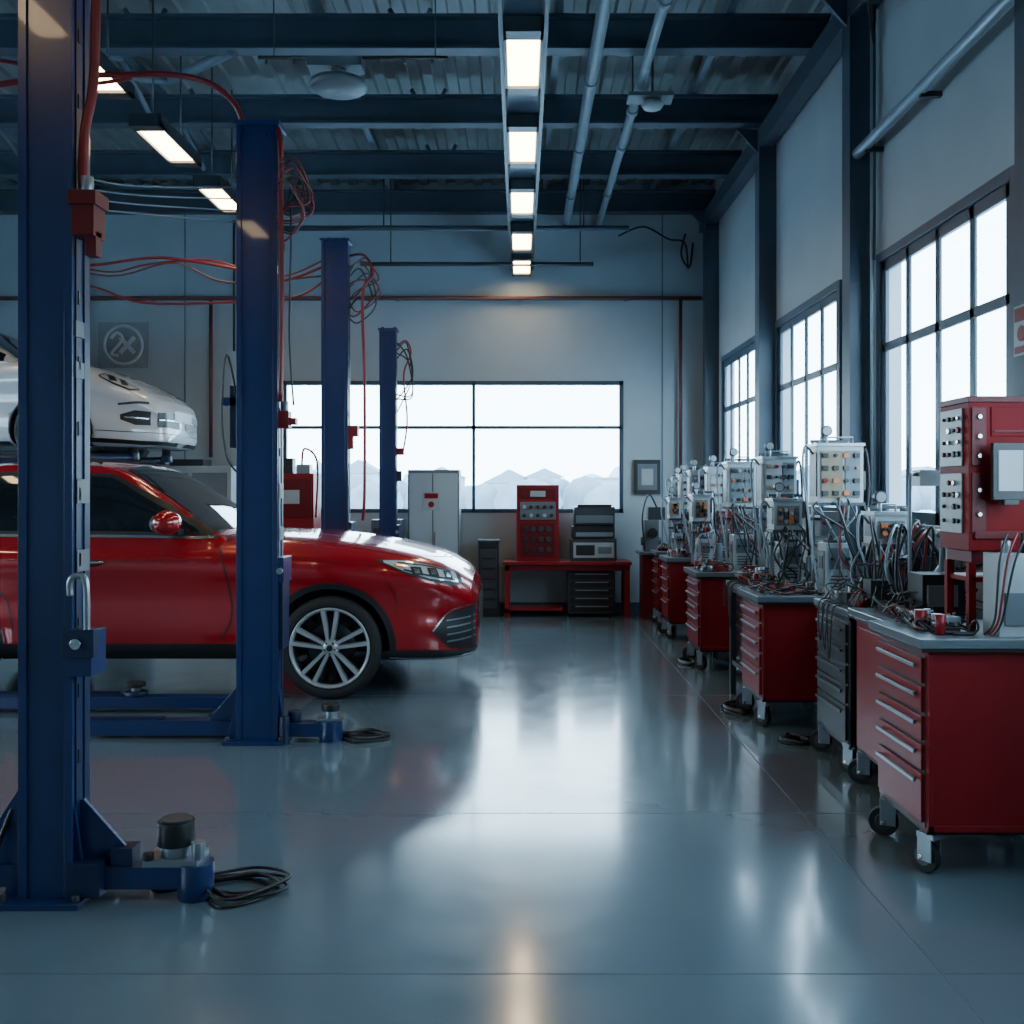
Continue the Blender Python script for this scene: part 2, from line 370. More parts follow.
def gh_section(x,zr,wb,k=.30,base=1.0,dens=3):
    y=lambda z: wb-(z-base-.1)*k
    zz=max(zr,base+.06)
    half=[(0,base),(wb*.5,base),(y(base+.01),base),(y(base+.03),base+.03)]
    for q in(.3,.6,.85): half.append((y(base+(zz-base-.05)*q),base+(zz-base-.05)*q))
    half+=[(y(zz)-.012,zz-.03),(y(zz)-.06,zz-.006),(y(zz)*.6,zz+.018),(y(zz)*.3,zz+.028),(0,zz+.03)]
    P=catmull([Vector((a,b,0)) for a,b in half],dens);P=[(p.x,p.y) for p in P]
    return [(x,-a,b) for a,b in P]+[(x,a,b) for a,b in P[-2:0:-1]]
def resample(pl,n):
    pl=[Vector(p) for p in pl];L=[0]
    for i in range(1,len(pl)):L.append(L[-1]+(pl[i]-pl[i-1]).length)
    out=[];
    for k in range(n):
        d=L[-1]*k/(n-1);i=1
        while i<len(L)-1 and L[i]<d:i+=1
        t=(d-L[i-1])/max(1e-9,L[i]-L[i-1]);out.append(pl[i-1].lerp(pl[i],min(1,max(0,t))))
    return out
SIDE=lambda u,v:(Vector((u,-3,v)),Vector((0,1,0)))
FRONT=lambda u,v:(Vector((4,u,v)),Vector((-1,0,0)))
TOP=lambda u,v:(Vector((u,v,4)),Vector((0,0,-1)))
q=math.sqrt(.5)
DIAG=lambda u,v:(Vector((u*q+3*q,u*q-3*q,v)),Vector((-q,q,0)))
def patch(mb,bvh,top,bot,M,K,fn,off,m,mirror=True):
    A=resample(top,M);B=resample(bot,M);vs=[];idx={}
    for i in range(M):
        for k in range(K):
            p=A[i].lerp(B[i],k/(K-1));o,d=fn(p.x,p.y);loc,nor,_,_=bvh.ray_cast(o,d)
            if loc is None: continue
            if nor.dot(d)>0:nor=-nor
            idx[(i,k)]=len(vs);vs.append(loc+nor*off)
    fs=[]
    for i in range(M-1):
        for k in range(K-1):
            c=[(i,k),(i+1,k),(i+1,k+1),(i,k+1)]
            if all(z in idx for z in c): 
                f_=[idx[z] for z in c]
                if max((vs[f_[a]]-vs[f_[b]]).length for a in range(4) for b in range(a))<.35: fs.append(f_)
    mb.add(vs,fs,m,True)
    if mirror: mb.add([(v.x,-v.y,v.z) for v in vs],[f_[::-1] for f_ in fs],m,True)
def seam(mb,bvh,pts,w,fn,off,m,mirror=True):
    P=catmull([Vector((a,b,0)) for a,b in pts],6);P=[Vector((p.x,p.y)) for p in P];a=[];b=[]
    for i,p in enumerate(P):
        d=(P[min(i+1,len(P)-1)]-P[max(0,i-1)]).normalized();n=Vector((-d.y,d.x))*w/2
        a.append(p+n);b.append(p-n)
    patch(mb,bvh,a,b,len(P)*2,2,fn,off,m,mirror)
def arch(mb,bvh,cx,cz,r0,r1,a0,a1,off,m):
    A=[];B=[]
    for i in range(41):
        t=math.radians(a0+(a1-a0)*i/40);A.append((cx+r1*math.cos(t),cz+r1*math.sin(t)));B.append((cx+r0*math.cos(t),cz+r0*math.sin(t)))
    patch(mb,bvh,A,B,50,3,SIDE,off,m)
def wheel(x,y,z,Rr,side,parent,name):
    w=MB();s=side
    k=Rr/.37
    pr=[(.27,.02),(.288,.105),(.31,.118),(.345,.114),(.365,.095),(.37,.05),(.37,-.05),(.365,-.095),(.345,-.112),(.30,-.118),(.27,-.1)]
    w.lathe([(a*k,b) for a,b in pr],(x,y,z),RUB,'Y',48,True,flip=s)
    for g_ in(-.06,-.02,.02,.06): w.lathe([(.3715*k,g_-.004),(.3725*k,g_),(.3715*k,g_+.004)],(x,y,z),BLK,'Y',48,flip=s)
    w.lathe([(a*k,b) for a,b in [(.284,.104),(.290,.114),(.282,.120),(.272,.112),(.264,.09)]],(x,y,z),SILV,'Y',48,flip=s)
    w.lathe([(a*k,b) for a,b in [(.264,.09),(.258,.0),(.258,-.09)]],(x,y,z),DALU,'Y',48,flip=s)
    w.lathe([(0,.0),(.258*k,.0),(.258*k,-.02),(0,-.02)],(x,y,z),BLK,'Y',32,flip=s)
    w.lathe([(0,.03),(.17*k,.03),(.175*k,.02),(.175*k,.01),(0,.01)],(x,y,z),DALU,'Y',32,flip=s)
    w.lathe([(0,.112),(.028,.112),(.045,.106),(.062,.095),(.066,.03),(0,.03)],(x,y,z),SILV,'Y',24,flip=s)
    for i in range(5):
        a=math.radians(90+72*i)
        for da in(-11,11):
            a0=a+math.radians(da*1.6);a1=a+math.radians(da)
            p0=Vector((math.cos(a0)*.045*k,0,math.sin(a0)*.045*k));p1=Vector((math.cos(a1)*.275*k,0,math.sin(a1)*.275*k))
            d=(p1-p0).normalized();n=Vector((-d.z,0,d.x));vs=[]
            for pp,hw,yo,yi in((p0,.014,.104,.06),(p1,.019,.112,.07)):
                for sgn,yy in((-1,yi),(1,yi),(1,yo),(-1,yo)):
                    vs.append(Vector((x,y,z))+pp+n*hw*sgn*(1 if yy==yi else .75)+Vector((0,yy*s,0)))
            w.add(vs,[(0,1,2,3),(7,6,5,4),(0,4,5,1),(1,5,6,2),(2,6,7,3),(3,7,4,0)],SILV)
        a=math.radians(90+72*i+36); 
        w.cyl(Vector((x+math.cos(a)*.04,y+.095*s,z+math.sin(a)*.04)),Vector((x+math.cos(a)*.04,y+.112*s,z+math.sin(a)*.04)),.007,DALU,8)
    w.cyl((x,y+.11*s,z),(x,y+.118*s,z),.022,BLK,16)
    return w.build(name,0,parent)
def make_car(name,loc,st,gst,gk,gbase,paint,wb,Rr,archr,detail,yawdeg=0,ywh=.80):
    e=empty(name,loc);e.rotation_euler=(0,0,math.radians(yawdeg))
    S=interp_st(st,6);rings=[body_section(*s_) for s_ in S];vs,fs=ringmesh(rings)
    bvh=BVHTree.FromPolygons([Vector(v) for v in vs],fs)
    b=MB();b.add(vs,fs,paint,True);body=b.build('body_shell',0,e)
    body.data.materials.append(BLK)
    cut=MB()
    for cx in(0,-wb):
        for s_ in(-1,1):
            cut.cyl((cx,s_*.56,Rr+.0),(cx,s_*1.3,Rr+.0),archr,BLK,48)
    co=cut.build('cut');co.parent=e
    bpy.context.view_layer.update()
    md=body.modifiers.new('wells','BOOLEAN');md.operation='DIFFERENCE';md.object=co;md.solver='EXACT'
    try: md.material_mode='TRANSFER'
    except Exception: pass
    bpy.context.view_layer.update()
    dg=bpy.context.evaluated_depsgraph_get();me=bpy.data.meshes.new_from_object(body.evaluated_get(dg))
    body.modifiers.clear();body.data=me;bpy.data.objects.remove(co)
    G=interp_st(gst,5);rg=[gh_section(s_[0],s_[1],s_[2],gk,gbase) for s_ in G];gv,gf=ringmesh(rg)
    gb=BVHTree.FromPolygons([Vector(v) for v in gv],gf)
    b=MB();b.add(gv,gf,paint,True);b.build('roof_and_pillars',0,e)
    d=MB();detail(d,bvh,gb,e);d.build('trim_and_glass',0,e,fixn=False)
    for i,(cx,s_) in enumerate(((0,-1),(0,1),(-wb,-1),(-wb,1))): wheel(cx,s_*ywh,Rr,Rr,s_,e,'wheel_%d'%(i+1))
    ax=MB()
    for cx in(0,-wb): ax.cyl((cx,-.75,Rr),(cx,.75,Rr),.04,DALU,10)
    ax.box(-wb+.5,-.5,-.5,.5,.24,.32,BLK);ax.build('chassis',0,e)
    return e
AMB=mat('amber_lens',(0.7,0.28,0.03),0.15,0,1)
def suv_detail(d,bv,gb,e):
    patch(d,gb,[(-3.32,1.42),(-3.0,1.585),(-2.4,1.63),(-1.62,1.62),(-.80,1.20)],[(-3.42,1.19),(-2.4,1.17),(-1.6,1.165),(-1.0,1.155),(-.78,1.15)],60,8,SIDE,.004,BLK)
    patch(d,gb,[(-1.80,1.60),(-1.62,1.59),(-1.00,1.235)],[(-1.80,1.205),(-1.3,1.2),(-.95,1.195)],30,8,SIDE,.008,GLASS)
    patch(d,gb,[(-2.72,1.575),(-2.3,1.605),(-1.88,1.605)],[(-2.72,1.205),(-2.3,1.205),(-1.88,1.205)],30,8,SIDE,.008,GLASS)
    patch(d,gb,[(-3.22,1.44),(-3.0,1.54),(-2.8,1.565)],[(-3.22,1.215),(-3.0,1.21),(-2.8,1.21)],20,8,SIDE,.008,GLASS)
    seam(d,gb,[(-3.4,1.185),(-2.4,1.172),(-1.5,1.165),(-.85,1.155)],.018,SIDE,.011,CHR)
    patch(d,gb,[(-1.56,-.60),(-1.60,0),(-1.56,.60)],[(-.86,-.73),(-.80,0),(-.86,.73)],30,14,TOP,.006,GLASS,False)
    patch(d,gb,[(-3.24,-.55),(-3.24,.55)],[(-3.5,-.62),(-3.5,.62)],20,8,TOP,.006,GLASS,False)
    patch(d,bv,[(-2.36,.40),(-.44,.40)],[(-2.36,.285),(-.44,.285)],40,5,SIDE,.006,BLK)
    seam(d,bv,[(-2.34,.415),(-.45,.415)],.018,SIDE,.01,CHR)
    for cx in(0,-2.8): arch(d,bv,cx,.37,.425,.470,-12,192,.010,BLK)
    seam(d,bv,[(-.80,1.10),(-.74,.9),(-.70,.6),(-.78,.43)],.010,SIDE,.003,BLK)
    seam(d,bv,[(-1.85,1.10),(-1.86,.8),(-1.84,.43)],.010,SIDE,.003,BLK)
    seam(d,bv,[(-2.62,1.08),(-2.5,.9),(-2.32,.72),(-2.26,.5)],.010,SIDE,.003,BLK)
    seam(d,bv,[(-.78,1.02),(-.3,1.01),(.1,.985),(.36,.965)],.006,SIDE,.003,REDD)
    seam(d,bv,[(.40,.86),(.47,.72),(.46,.62)],.006,SIDE,.003,REDD)
    seam(d,bv,[(-.75,-.74),(-.2,-.72),(.3,-.68),(.68,-.52),(.80,-.2),(.82,0)],.008,TOP,.003,BLK)
    seam(d,bv,[(-.3,-.42),(.2,-.40),(.6,-.34)],.012,TOP,.004,REDD)
    for hx in(-1.70,-2.48):
        for s_ in(-1,1):
            d.ell((hx,s_*.945,.985),(.11,.022,.016),CHR,12,8); d.ell((hx,s_*.925,.98),(.085,.015,.03),REDD,12,8)
    seam(d,bv,[(-.66,.86),(-.50,.86)],.03,SIDE,.006,CHR)
    patch(d,bv,[(-.38,1.0),(-.22,.995),(-.08,.965),(.10,.915),(.18,.89)],[(-.38,.985),(-.26,.905),(-.10,.845),(.08,.80),(.18,.81)],34,10,DIAG,.006,BLK)
    patch(d,bv,[(-.35,.990),(-.22,.983),(-.08,.953),(.14,.895)],[(-.35,.975),(-.25,.915),(-.10,.86),(.13,.82)],34,8,DIAG,.010,HLAMP)
    patch(d,bv,[(-.30,.965),(-.25,.96)],[(-.29,.945),(-.24,.93)],8,5,DIAG,.014,AMB)
    seam(d,bv,[(-.27,.972),(-.1,.945),(.10,.895)],.010,DIAG,.014,DALU)
    seam(d,bv,[(-.25,.925),(-.1,.880),(.10,.838)],.012,DIAG,.014,BLK)
    for uu in(-.17,-.06,.05):
        za=.918-.22*max(uu+.12,0)
        patch(d,bv,[(uu-.034,za+.025),(uu+.034,za+.018)],[(uu-.034,za-.03),(uu+.034,za-.037)],8,5,DIAG,.014,BLK)
        patch(d,bv,[(uu-.018,za+.012),(uu+.018,za+.008)],[(uu-.018,za-.018),(uu+.018,za-.022)],8,5,DIAG,.017,CHR)
    patch(d,bv,[(-.06,.50),(.08,.61),(.36,.65)],[(-.06,.46),(.06,.35),(.36,.33)],24,8,DIAG,.005,BLK)
    for zz in(.40,.45,.50,.55): seam(d,bv,[(.03,zz),(.34,zz+.02)],.011,DIAG,.012,ALU)
    seam(d,bv,[(-.07,.48),(.08,.625),(.36,.665)],.012,DIAG,.012,CHR)
    patch(d,bv,[(-.45,.70),(.45,.70)],[(-.42,.44),(.42,.44)],24,8,FRONT,.004,BLK,False)
    for zz in(.5,.56,.62): seam(d,bv,[(-.43,zz),(.43,zz)],.014,FRONT,.010,CHR,False)
    patch(d,bv,[(-.5,.345),(-.25,.35),(0.05,.335),(.4,.33)],[(-.5,.285),(-.25,.28),(.05,.27),(.4,.285)],30,4,DIAG,.008,BLK)
    seam(d,bv,[(-.30,.30),(0,.285),(.3,.295)],.010,DIAG,.012,CHR)
    for s_ in(-1,1):
        d.ell((-1.12,s_*1.03,1.27),(.10,.13,.088),CARRED,20,12);d.ell((-1.16,s_*1.03,1.265),(.075,.11,.07),BLK,16,10)
        d.box(-1.16,-1.06,min(s_*.80,s_*.97),max(s_*.80,s_*.97),1.18,1.22,BLK)
    for s_ in(-1,1): d.tube([(-1.75,s_*.60,1.70),(-1.9,s_*.60,1.735),(-2.5,s_*.60,1.74),(-3.1,s_*.58,1.69),(-3.2,s_*.58,1.65)],.012,BLK,8)
    patch(d,bv,[(-3.7,.98),(-3.35,1.0)],[(-3.7,.86),(-3.35,.88)],12,6,SIDE,.006,REDD)
suv=[(-3.74,.62,.5,.90,.95),(-3.66,.78,.40,.98,1.03),(-3.5,.86,.34,1.04,1.10),(-3.2,.905,.29,1.08,1.14),(-2.8,.93,.28,1.10,1.16),(-2.0,.925,.27,1.10,1.16),(-1.3,.92,.27,1.09,1.16),(-.7,.92,.27,1.07,1.195),(-.3,.925,.27,1.055,1.185),(0,.93,.27,1.035,1.16),(.35,.915,.265,1.0,1.105),(.6,.88,.255,.955,1.05),(.79,.82,.25,.90,.985),(.92,.73,.255,.83,.915),(1.0,.62,.265,.76,.85),(1.04,.48,.31,.68,.76)]
suvg=[(-3.66,1.10,.70),(-3.55,1.28,.76),(-3.3,1.52,.82),(-3.0,1.64,.86),(-2.6,1.685,.88),(-2.1,1.70,.88),(-1.75,1.685,.88),(-1.55,1.64,.88),(-1.3,1.49,.88),(-1.05,1.33,.875),(-.85,1.20,.86),(-.72,1.11,.83)]
make_car('red_suv_car',(-1.36,8.05,0),suv,suvg,.30,1.0,CARRED,2.8,.37,.43,suv_detail)
def sc_detail(d,bv,gb,e):
    patch(d,gb,[(-2.5,1.2),(-2.0,1.30),(-1.1,1.32),(-.48,1.08)],[(-2.6,1.05),(-2.0,1.02),(-1.1,1.01),(-.48,1.01)],50,7,SIDE,.005,GLASS)
    seam(d,gb,[(-1.5,1.02),(-1.52,1.2),(-1.5,1.32)],.05,SIDE,.009,CARWHITE)
    patch(d,gb,[(-.98,-.56),(-1.02,0),(-.98,.56)],[(-.42,-.68),(-.34,0),(-.42,.68)],26,12,TOP,.006,GLASS,False)
    patch(d,gb,[(-2.3,-.5),(-2.3,.5)],[(-2.8,-.55),(-2.8,.55)],16,8,TOP,.006,GLASS,False)
    for cx in(0,-2.4): arch(d,bv,cx,.34,.385,.398,-5,185,.004,BLK)
    patch(d,bv,[(-2.0,.24),(-.4,.24)],[(-2.0,.205),(-.4,.205)],20,4,SIDE,.006,BLK)
    seam(d,bv,[(-.55,.95),(-.5,.6),(-.5,.3)],.008,SIDE,.003,BLK)
    seam(d,bv,[(-1.6,.95),(-1.6,.6),(-1.55,.3)],.008,SIDE,.003,BLK)
    seam(d,bv,[(-.4,-.62),(.2,-.58),(.6,-.48),(.76,-.2),(.78,0)],.008,TOP,.003,BLK)
    patch(d,bv,[(-.26,.875),(-.18,.905),(-.04,.86),(.10,.765)],[(-.26,.855),(-.16,.785),(-.02,.73),(.10,.74)],24,8,DIAG,.005,BLK)
    patch(d,bv,[(-.245,.868),(-.17,.893),(-.04,.848),(.08,.762)],[(-.245,.858),(-.15,.80),(-.02,.745),(.08,.748)],24,8,DIAG,.009,HLAMP)
    for uu,zz in((-.15,.852),(-.05,.812)):
        patch(d,bv,[(uu-.034,zz+.030),(uu+.034,zz+.018)],[(uu-.034,zz-.032),(uu+.034,zz-.042)],8,5,DIAG,.014,BLK)
        patch(d,bv,[(uu-.018,zz+.015),(uu+.018,zz+.01)],[(uu-.018,zz-.02),(uu+.018,zz-.024)],8,5,DIAG,.017,CHR)
    patch(d,bv,[(-.10,.50),(.02,.545),(.17,.535)],[(-.10,.45),(.02,.40),(.17,.40)],20,6,DIAG,.006,BLK)
    seam(d,bv,[(-.07,.475),(.15,.465)],.012,DIAG,.012,CHR)
    seam(d,bv,[(-.12,.60),(.02,.618),(.15,.615)],.022,DIAG,.010,DALU)
    patch(d,bv,[(.24,.53),(.62,.55)],[(.24,.39),(.62,.39)],20,6,DIAG,.006,BLK)
    seam(d,bv,[(.26,.46),(.6,.47)],.012,DIAG,.012,CHR)
    patch(d,bv,[(-.4,.28),(.1,.25),(.6,.25)],[(-.4,.24),(.1,.215),(.6,.22)],20,4,DIAG,.008,BLK)
    seam(d,bv,[(-.3,.345),(.1,.33),(.6,.33)],.008,DIAG,.004,DALU)
    patch(d,bv,[(-.26,.57),(.26,.57)],[(-.26,.46),(.26,.46)],10,5,FRONT,.012,WHT,False)
    for s_ in(-1,1): d.ell((-.62,s_*1.0,1.10),(.08,.11,.065),CARWHITE,16,10);d.box(-.65,-.58,min(s_*.78,s_*.95),max(s_*.78,s_*.95),1.05,1.08,BLK)
sc=[(-3.3,.55,.45,.78,.84),(-3.15,.75,.32,.86,.93),(-2.8,.88,.25,.92,1.0),(-2.4,.93,.22,.94,1.04),(-1.8,.91,.2,.93,1.04),(-1.0,.89,.2,.93,1.06),(-.4,.89,.2,.96,1.08),(0,.90,.2,.96,1.06),(.3,.88,.2,.91,.995),(.55,.83,.19,.825,.90),(.72,.765,.19,.74,.81),(.84,.69,.195,.67,.735),(.92,.60,.21,.61,.67),(.97,.48,.25,.54,.60)]
scg=[(-3.1,.96,.65),(-2.7,1.12,.74),(-2.2,1.29,.78),(-1.7,1.385,.80),(-1.3,1.42,.80),(-1.0,1.40,.80),(-.75,1.26,.80),(-.5,1.12,.79),(-.33,1.0,.77)]
make_car('white_sports_car',(-4.49,10.42,1.73),sc,scg,.32,.92,CARWHITE,2.4,.34,.39,sc_detail,ywh=.79)

# ------------------------------------------------------------------ lift posts
def post(x,y,h,w=.23,kind=0,cz=.45,dp=.16):
    m=MB();hw=w/2
    m.box(x-hw,x+hw,y,y+.02,0.02,h,BLUE)
    m.box(x-hw,x-hw+.018,y,y+dp,0.02,h,BLUE);m.box(x+hw-.018,x+hw,y,y+dp,0.02,h,BLUE)
    m.box(x-hw,x-hw+.05,y+dp-.018,y+dp,0.02,h,BLUE);m.box(x+hw-.05,x+hw,y+dp-.018,y+dp,0.02,h,BLUE)
    m.box(x-hw-.008,x-hw+.022,y-.010,y,0.02,h,BLUE);m.box(x+hw-.022,x+hw+.008,y-.010,y,0.02,h,BLUE)
    m.box(x+hw,x+hw+.006,y+.03,y+.07,.3,h-.2,BLUED);m.box(x+hw,x+hw+.006,y+.10,y+.14,.3,h-.2,BLUED)
    m.box(x-hw+.02,x+hw-.02,y+.03,y+dp-.02,.03,h-.02,BLUED)
    z=.5
    while z<h-.2:
        m.box(x+hw+.003,x+hw+.010,y+.042,y+.060,z,z+.05,BLK);z+=.24
    m.box(x-hw-.02,x+hw+.02,y-.02,y+dp+.02,h,h+.025,BLUE)
    for a in(-.07,.07): m.cyl((x+a,y+.08,h+.025),(x+a,y+.08,h+.05),.018,DALU,10)
    for a in(-.06,.0,.06): m.cyl((x+a,y-.001,h-.06),(x+a,y-.012,h-.06),.012,BLUED,10)
    m.box(x-hw-.08,x+hw+.05,y-.06,y+dp+.12,0,.022,BLUE)
    for a in(-hw-.055,hw+.03):
        for b_ in(-.03,dp+.08): m.cyl((x+a,y+b_,.022),(x+a,y+b_,.045),.014,DALU,6)
    m.prism([(x+hw,.02),(x+hw+.05,.02),(x+hw,.36)],y+.02,y+.035,BLUE);m.prism([(x-hw,.02),(x-hw-.075,.02),(x-hw,.30)],y+.02,y+.035,BLUE)
    m.box(x+hw+.006,x+hw+.010,y+.03,y+.13,1.45,1.54,GRY);m.box(x+hw+.006,x+hw+.010,y+.03,y+.13,1.2,1.28,GRY)
    if kind in(1,2):
        m.box(x+hw-.04,x+hw+.03,y+.02,y+dp+.03,cz+.05,cz+.55,BLUED);m.box(x+hw-.02,x+hw+.04,y+.0,y+dp+.05,cz+.45,cz+.6,BLUE)
        m.cyl((x+hw+.02,y-.005,cz+.52),(x+hw+.02,y-.02,cz+.52),.02,ALU,10)
    return m
def pad(m,x,y,z):
    m.cyl((x,y,z),(x,y,z+.03),.075,BLUED,20);m.cyl((x,y,z+.03),(x,y,z+.06),.03,ALU,12);m.cyl((x,y,z+.06),(x,y,z+.09),.065,RUB,20)
x,y=-1.715,3.62
m=post(x,y,3.66,.18,kind=0)
m.box(x+.10,x+.50,y+.02,y+.12,.045,.125,BLUE);m.box(x+.08,x+.2,y-.02,y+.16,.03,.15,BLUED)
m.cyl((x+.52,y+.07,.0),(x+.52,y+.07,.13),.065,BLUE,20);m.cyl((x+.38,y+.16,.0),(x+.38,y+.16,.02),.06,BLUED,20)
m.box(x+.34,x+.54,y+.02,y+.16,.125,.15,ALU);m.cyl((x+.44,y+.09,.15),(x+.44,y+.09,.19),.055,ALU,20);m.cyl((x+.44,y+.09,.19),(x+.44,y+.09,.275),.068,BLK,24);m.cyl((x+.44,y+.09,.275),(x+.44,y+.09,.285),.055,DALU,24)
m.cyl((x+.535,y+.05,.15),(x+.535,y+.05,.21),.025,ALU,14);m.cyl((x+.36,y+.03,.15),(x+.36,y+.03,.175),.02,BLK,14)
m.prism([(x+.09,.12),(x+.30,.12),(x+.28,.17),(x+.11,.36),(x+.09,.36)],y+.06,y+.08,BLUE)
m.box(x+.22,x+.30,y+.03,y+.11,.12,.19,BLUED)
m.box(x-.55,x-.09,y+.03,y+.13,.05,.13,BLUE);m.box(x-.45,x-.2,y+.01,y+.03,.0,.04,BLUED)
m.prism([(x-.09,.13),(x-.30,.13),(x-.09,.46)],y+.05,y+.07,BLUE)
m.box(x+.085,x+.175,y-.03,y+.10,.83,.99,BLUE);m.box(x+.075,x+.19,y-.045,y+.0,.90,1.0,BLUED);m.cyl((x+.13,y-.045,.95),(x+.13,y-.06,.95),.02,CHR,12)
m.tube([(x+.10,y-.03,1.12),(x+.10,y-.03,1.17),(x+.12,y-.03,1.19),(x+.155,y-.03,1.17),(x+.16,y-.03,1.0),(x+.16,y-.03,.97)],.012,ALU,10)
m.box(x+.10,x+.18,y-.02,y+.08,2.42,2.55,REDD);m.box(x+.09,x+.19,y-.03,y+.09,2.53,2.58,REDD);m.box(x+.14,x+.18,y-.0,y+.05,2.35,2.44,REDD)
m.cyl((x+.14,y+.02,2.58),(x+.14,y+.02,2.64),.022,ALU,12)
m.tube([(x+.12,y+.03,2.60),(x+.125,y+.03,2.8),(x+.15,y+.05,3.0),(x+.16,y+.05,3.4),(x+.1,y+.2,3.72),(x-.3,y+.5,3.85)],.018,HRED,10)
for zz in(2.1,1.95): m.box(x+.09,x+.10,y+.02,y+.09,zz-.04,zz+.02,GRY)
m.tube([(x-.09,y+.1,.5),(x-.16,y+.05,.3),(x-.2,y-.02,.15),(x-.3,y-.1,.012),(x-.5,y-.05,.012)],.010,BLK,8)
m.build('car_lift_post',.004)
x,y=-1.555,5.92
m=post(x,y,3.66,.23,kind=2,cz=.5)
m.box(x-1.05,x-.115,y+.10,y+.20,.02,.11,BLUE);m.box(x-1.1,x-.6,y+.13,y+.17,.11,.125,BLUED);m.prism([(x-.115,.11),(x-.33,.11),(x-.115,.36)],y+.12,y+.15,BLUE)
m.box(x+.115,x+.42,y+.03,y+.13,.03,.11,BLUE);m.cyl((x+.42,y+.08,0),(x+.42,y+.08,.12),.07,BLUE,20)
m.cyl((x+.16,y+.0,0),(x+.16,y+.0,.16),.03,BLUED,12);m.cyl((x+.20,y+.1,.11),(x+.20,y+.1,.17),.04,BLUED,14)
m.cyl((x+.42,y+.08,.12),(x+.42,y+.08,.18),.04,ALU,16);m.cyl((x+.42,y+.08,.18),(x+.42,y+.08,.22),.055,BLK,20);m.box(x+.34,x+.5,y+.04,y+.14,.12,.135,ALU)
m.box(x-.22,x-.115,y+.02,y+.14,2.0,2.05,BLUE);m.box(x-.17,x-.115,y+.02,y+.12,1.75,2.12,BLUED);m.cyl((x-.24,y+.08,2.03),(x-.12,y+.08,2.03),.025,ALU,12)
m.box(x+.115,x+.18,y+.02,y+.1,1.87,1.97,HRED);m.cyl((x+.15,y+.06,1.97),(x+.15,y+.06,2.03),.02,ALU,10);m.box(x+.16,x+.22,y+.03,y+.09,1.89,1.93,HRED)
m.build('car_lift_post',.004)
m=MB()
m.box(-4.6,-1.75,6.72,6.82,.03,.11,BLUE);m.box(-1.95,-1.75,6.25,6.80,.03,.10,BLUE,None);m.box(-4.2,-2.8,6.92,7.02,.03,.09,BLUED)
m.box(-4.6,-4.45,6.65,6.9,0,.03,BLUED);m.box(-2.0,-1.7,6.65,6.9,0,.03,BLUED);m.box(-3.9,-3.7,6.9,7.04,0,.03,BLUED)
pad(m,-2.6,6.77,.11);pad(m,-3.9,6.77,.11);m.build('lift_swing_arm',.005)
x,y=-1.72,9.28
m=post(x,y,3.81,.232,kind=1,cz=.6);m.box(x+.12,x+.21,y+.02,y+.1,2.0,2.10,HRED);m.box(x+.12,x+.17,y+.0,y+.05,1.88,2.0,HRED);m.build('car_lift_post',.004)
x,y=-1.508,11.4
m=post(x,y,3.32,.176,kind=1,cz=.5);m.box(x+.09,x+.18,y+.02,y+.1,1.9,1.98,HRED);m.box(x+.09,x+.15,y+.02,y+.1,1.6,1.72,BLUED);m.build('car_lift_post',.004)
x,y=-4.3,9.16
m=post(x,y,3.2,.20,kind=0);
for px in(-6.0,-3.85):
    m.tube([(x,y+.15,1.80),(px,9.95,1.82)],.045,BLUED,8,smoothpath=False);m.cyl((px,9.95,1.80),(px,9.95,1.87),.06,BLUED,14);m.cyl((px,9.95,1.87),(px,9.95,1.97),.05,RUB,14)
m.box(x-.12,x+.12,y+.12,y+.2,1.6,2.05,BLUED);m.build('car_lift_post',.004)
x,y=-5.35,11.62
m=post(x,y,3.3,.22,kind=0)
for px in(-6.2,-3.85):
    m.tube([(x,y+.02,1.80),(px,10.9,1.82)],.045,BLUED,8,smoothpath=False);m.cyl((px,10.9,1.80),(px,10.9,1.87),.06,BLUED,14);m.cyl((px,10.9,1.87),(px,10.9,1.97),.05,RUB,14)
m.box(x-.14,x+.14,y-.05,y+.05,1.6,2.1,BLUED);m.build('car_lift_post',.004)
# ------------------------------------------------------------------ hoses
h=MB()
h.tube([(-3.2,5.6,3.72),(-2.7,5.7,3.85),(-2.29,5.85,3.93),(-2.05,5.9,3.95),(-1.83,5.9,3.90),(-1.70,5.95,3.8),(-1.66,5.98,3.70)],.018,HRED)
h.tube([(-3.2,5.7,3.98),(-2.9,5.8,3.97),(-2.6,5.9,3.90),(-2.29,5.9,3.93)],.012,HRED)
h.tube([(-1.47,5.98,3.69),(-1.42,5.9,3.6),(-1.40,5.85,3.45),(-1.40,5.85,3.2),(-1.395,5.86,2.6),(-1.41,5.88,2.02)],.015,HRED)
random.seed(5)
for i in range(10):
    z0=U(3.22,3.45);h.tube([(-1.43,5.9,z0),(-1.34+U(-.05,.06),5.8+U(-.1,.1),z0+U(-.05,.08)),(-1.25+U(-.05,.05),5.85+U(-.1,.1),z0+U(-.2,.0)),(-1.36+U(-.03,.05),5.85,z0-U(.1,.3)),(-1.43,5.9,z0-.25)],U(.004,.008),random.choice([HRED,HRED,BLK,RPIPE]))
h.tube([(-1.36,5.9,3.4),(-1.34,5.85,3.0),(-1.36,5.9,2.4),(-1.34,5.92,2.0)],.006,BLK)
h.tube([(-1.68,5.95,2.02),(-1.73,5.9,2.3),(-1.76,5.9,1.95),(-1.73,5.9,1.7),(-1.68,5.95,1.6)],.006,BLK)
h.build('air_hose')
h=MB()
h.tube([(-4.6,9.3,3.62),(-4.0,9.3,3.59),(-3.35,9.3,3.66),(-2.6,9.3,3.55),(-2.2,9.3,3.45),(-1.8,9.33,3.6)],.014,HRED)
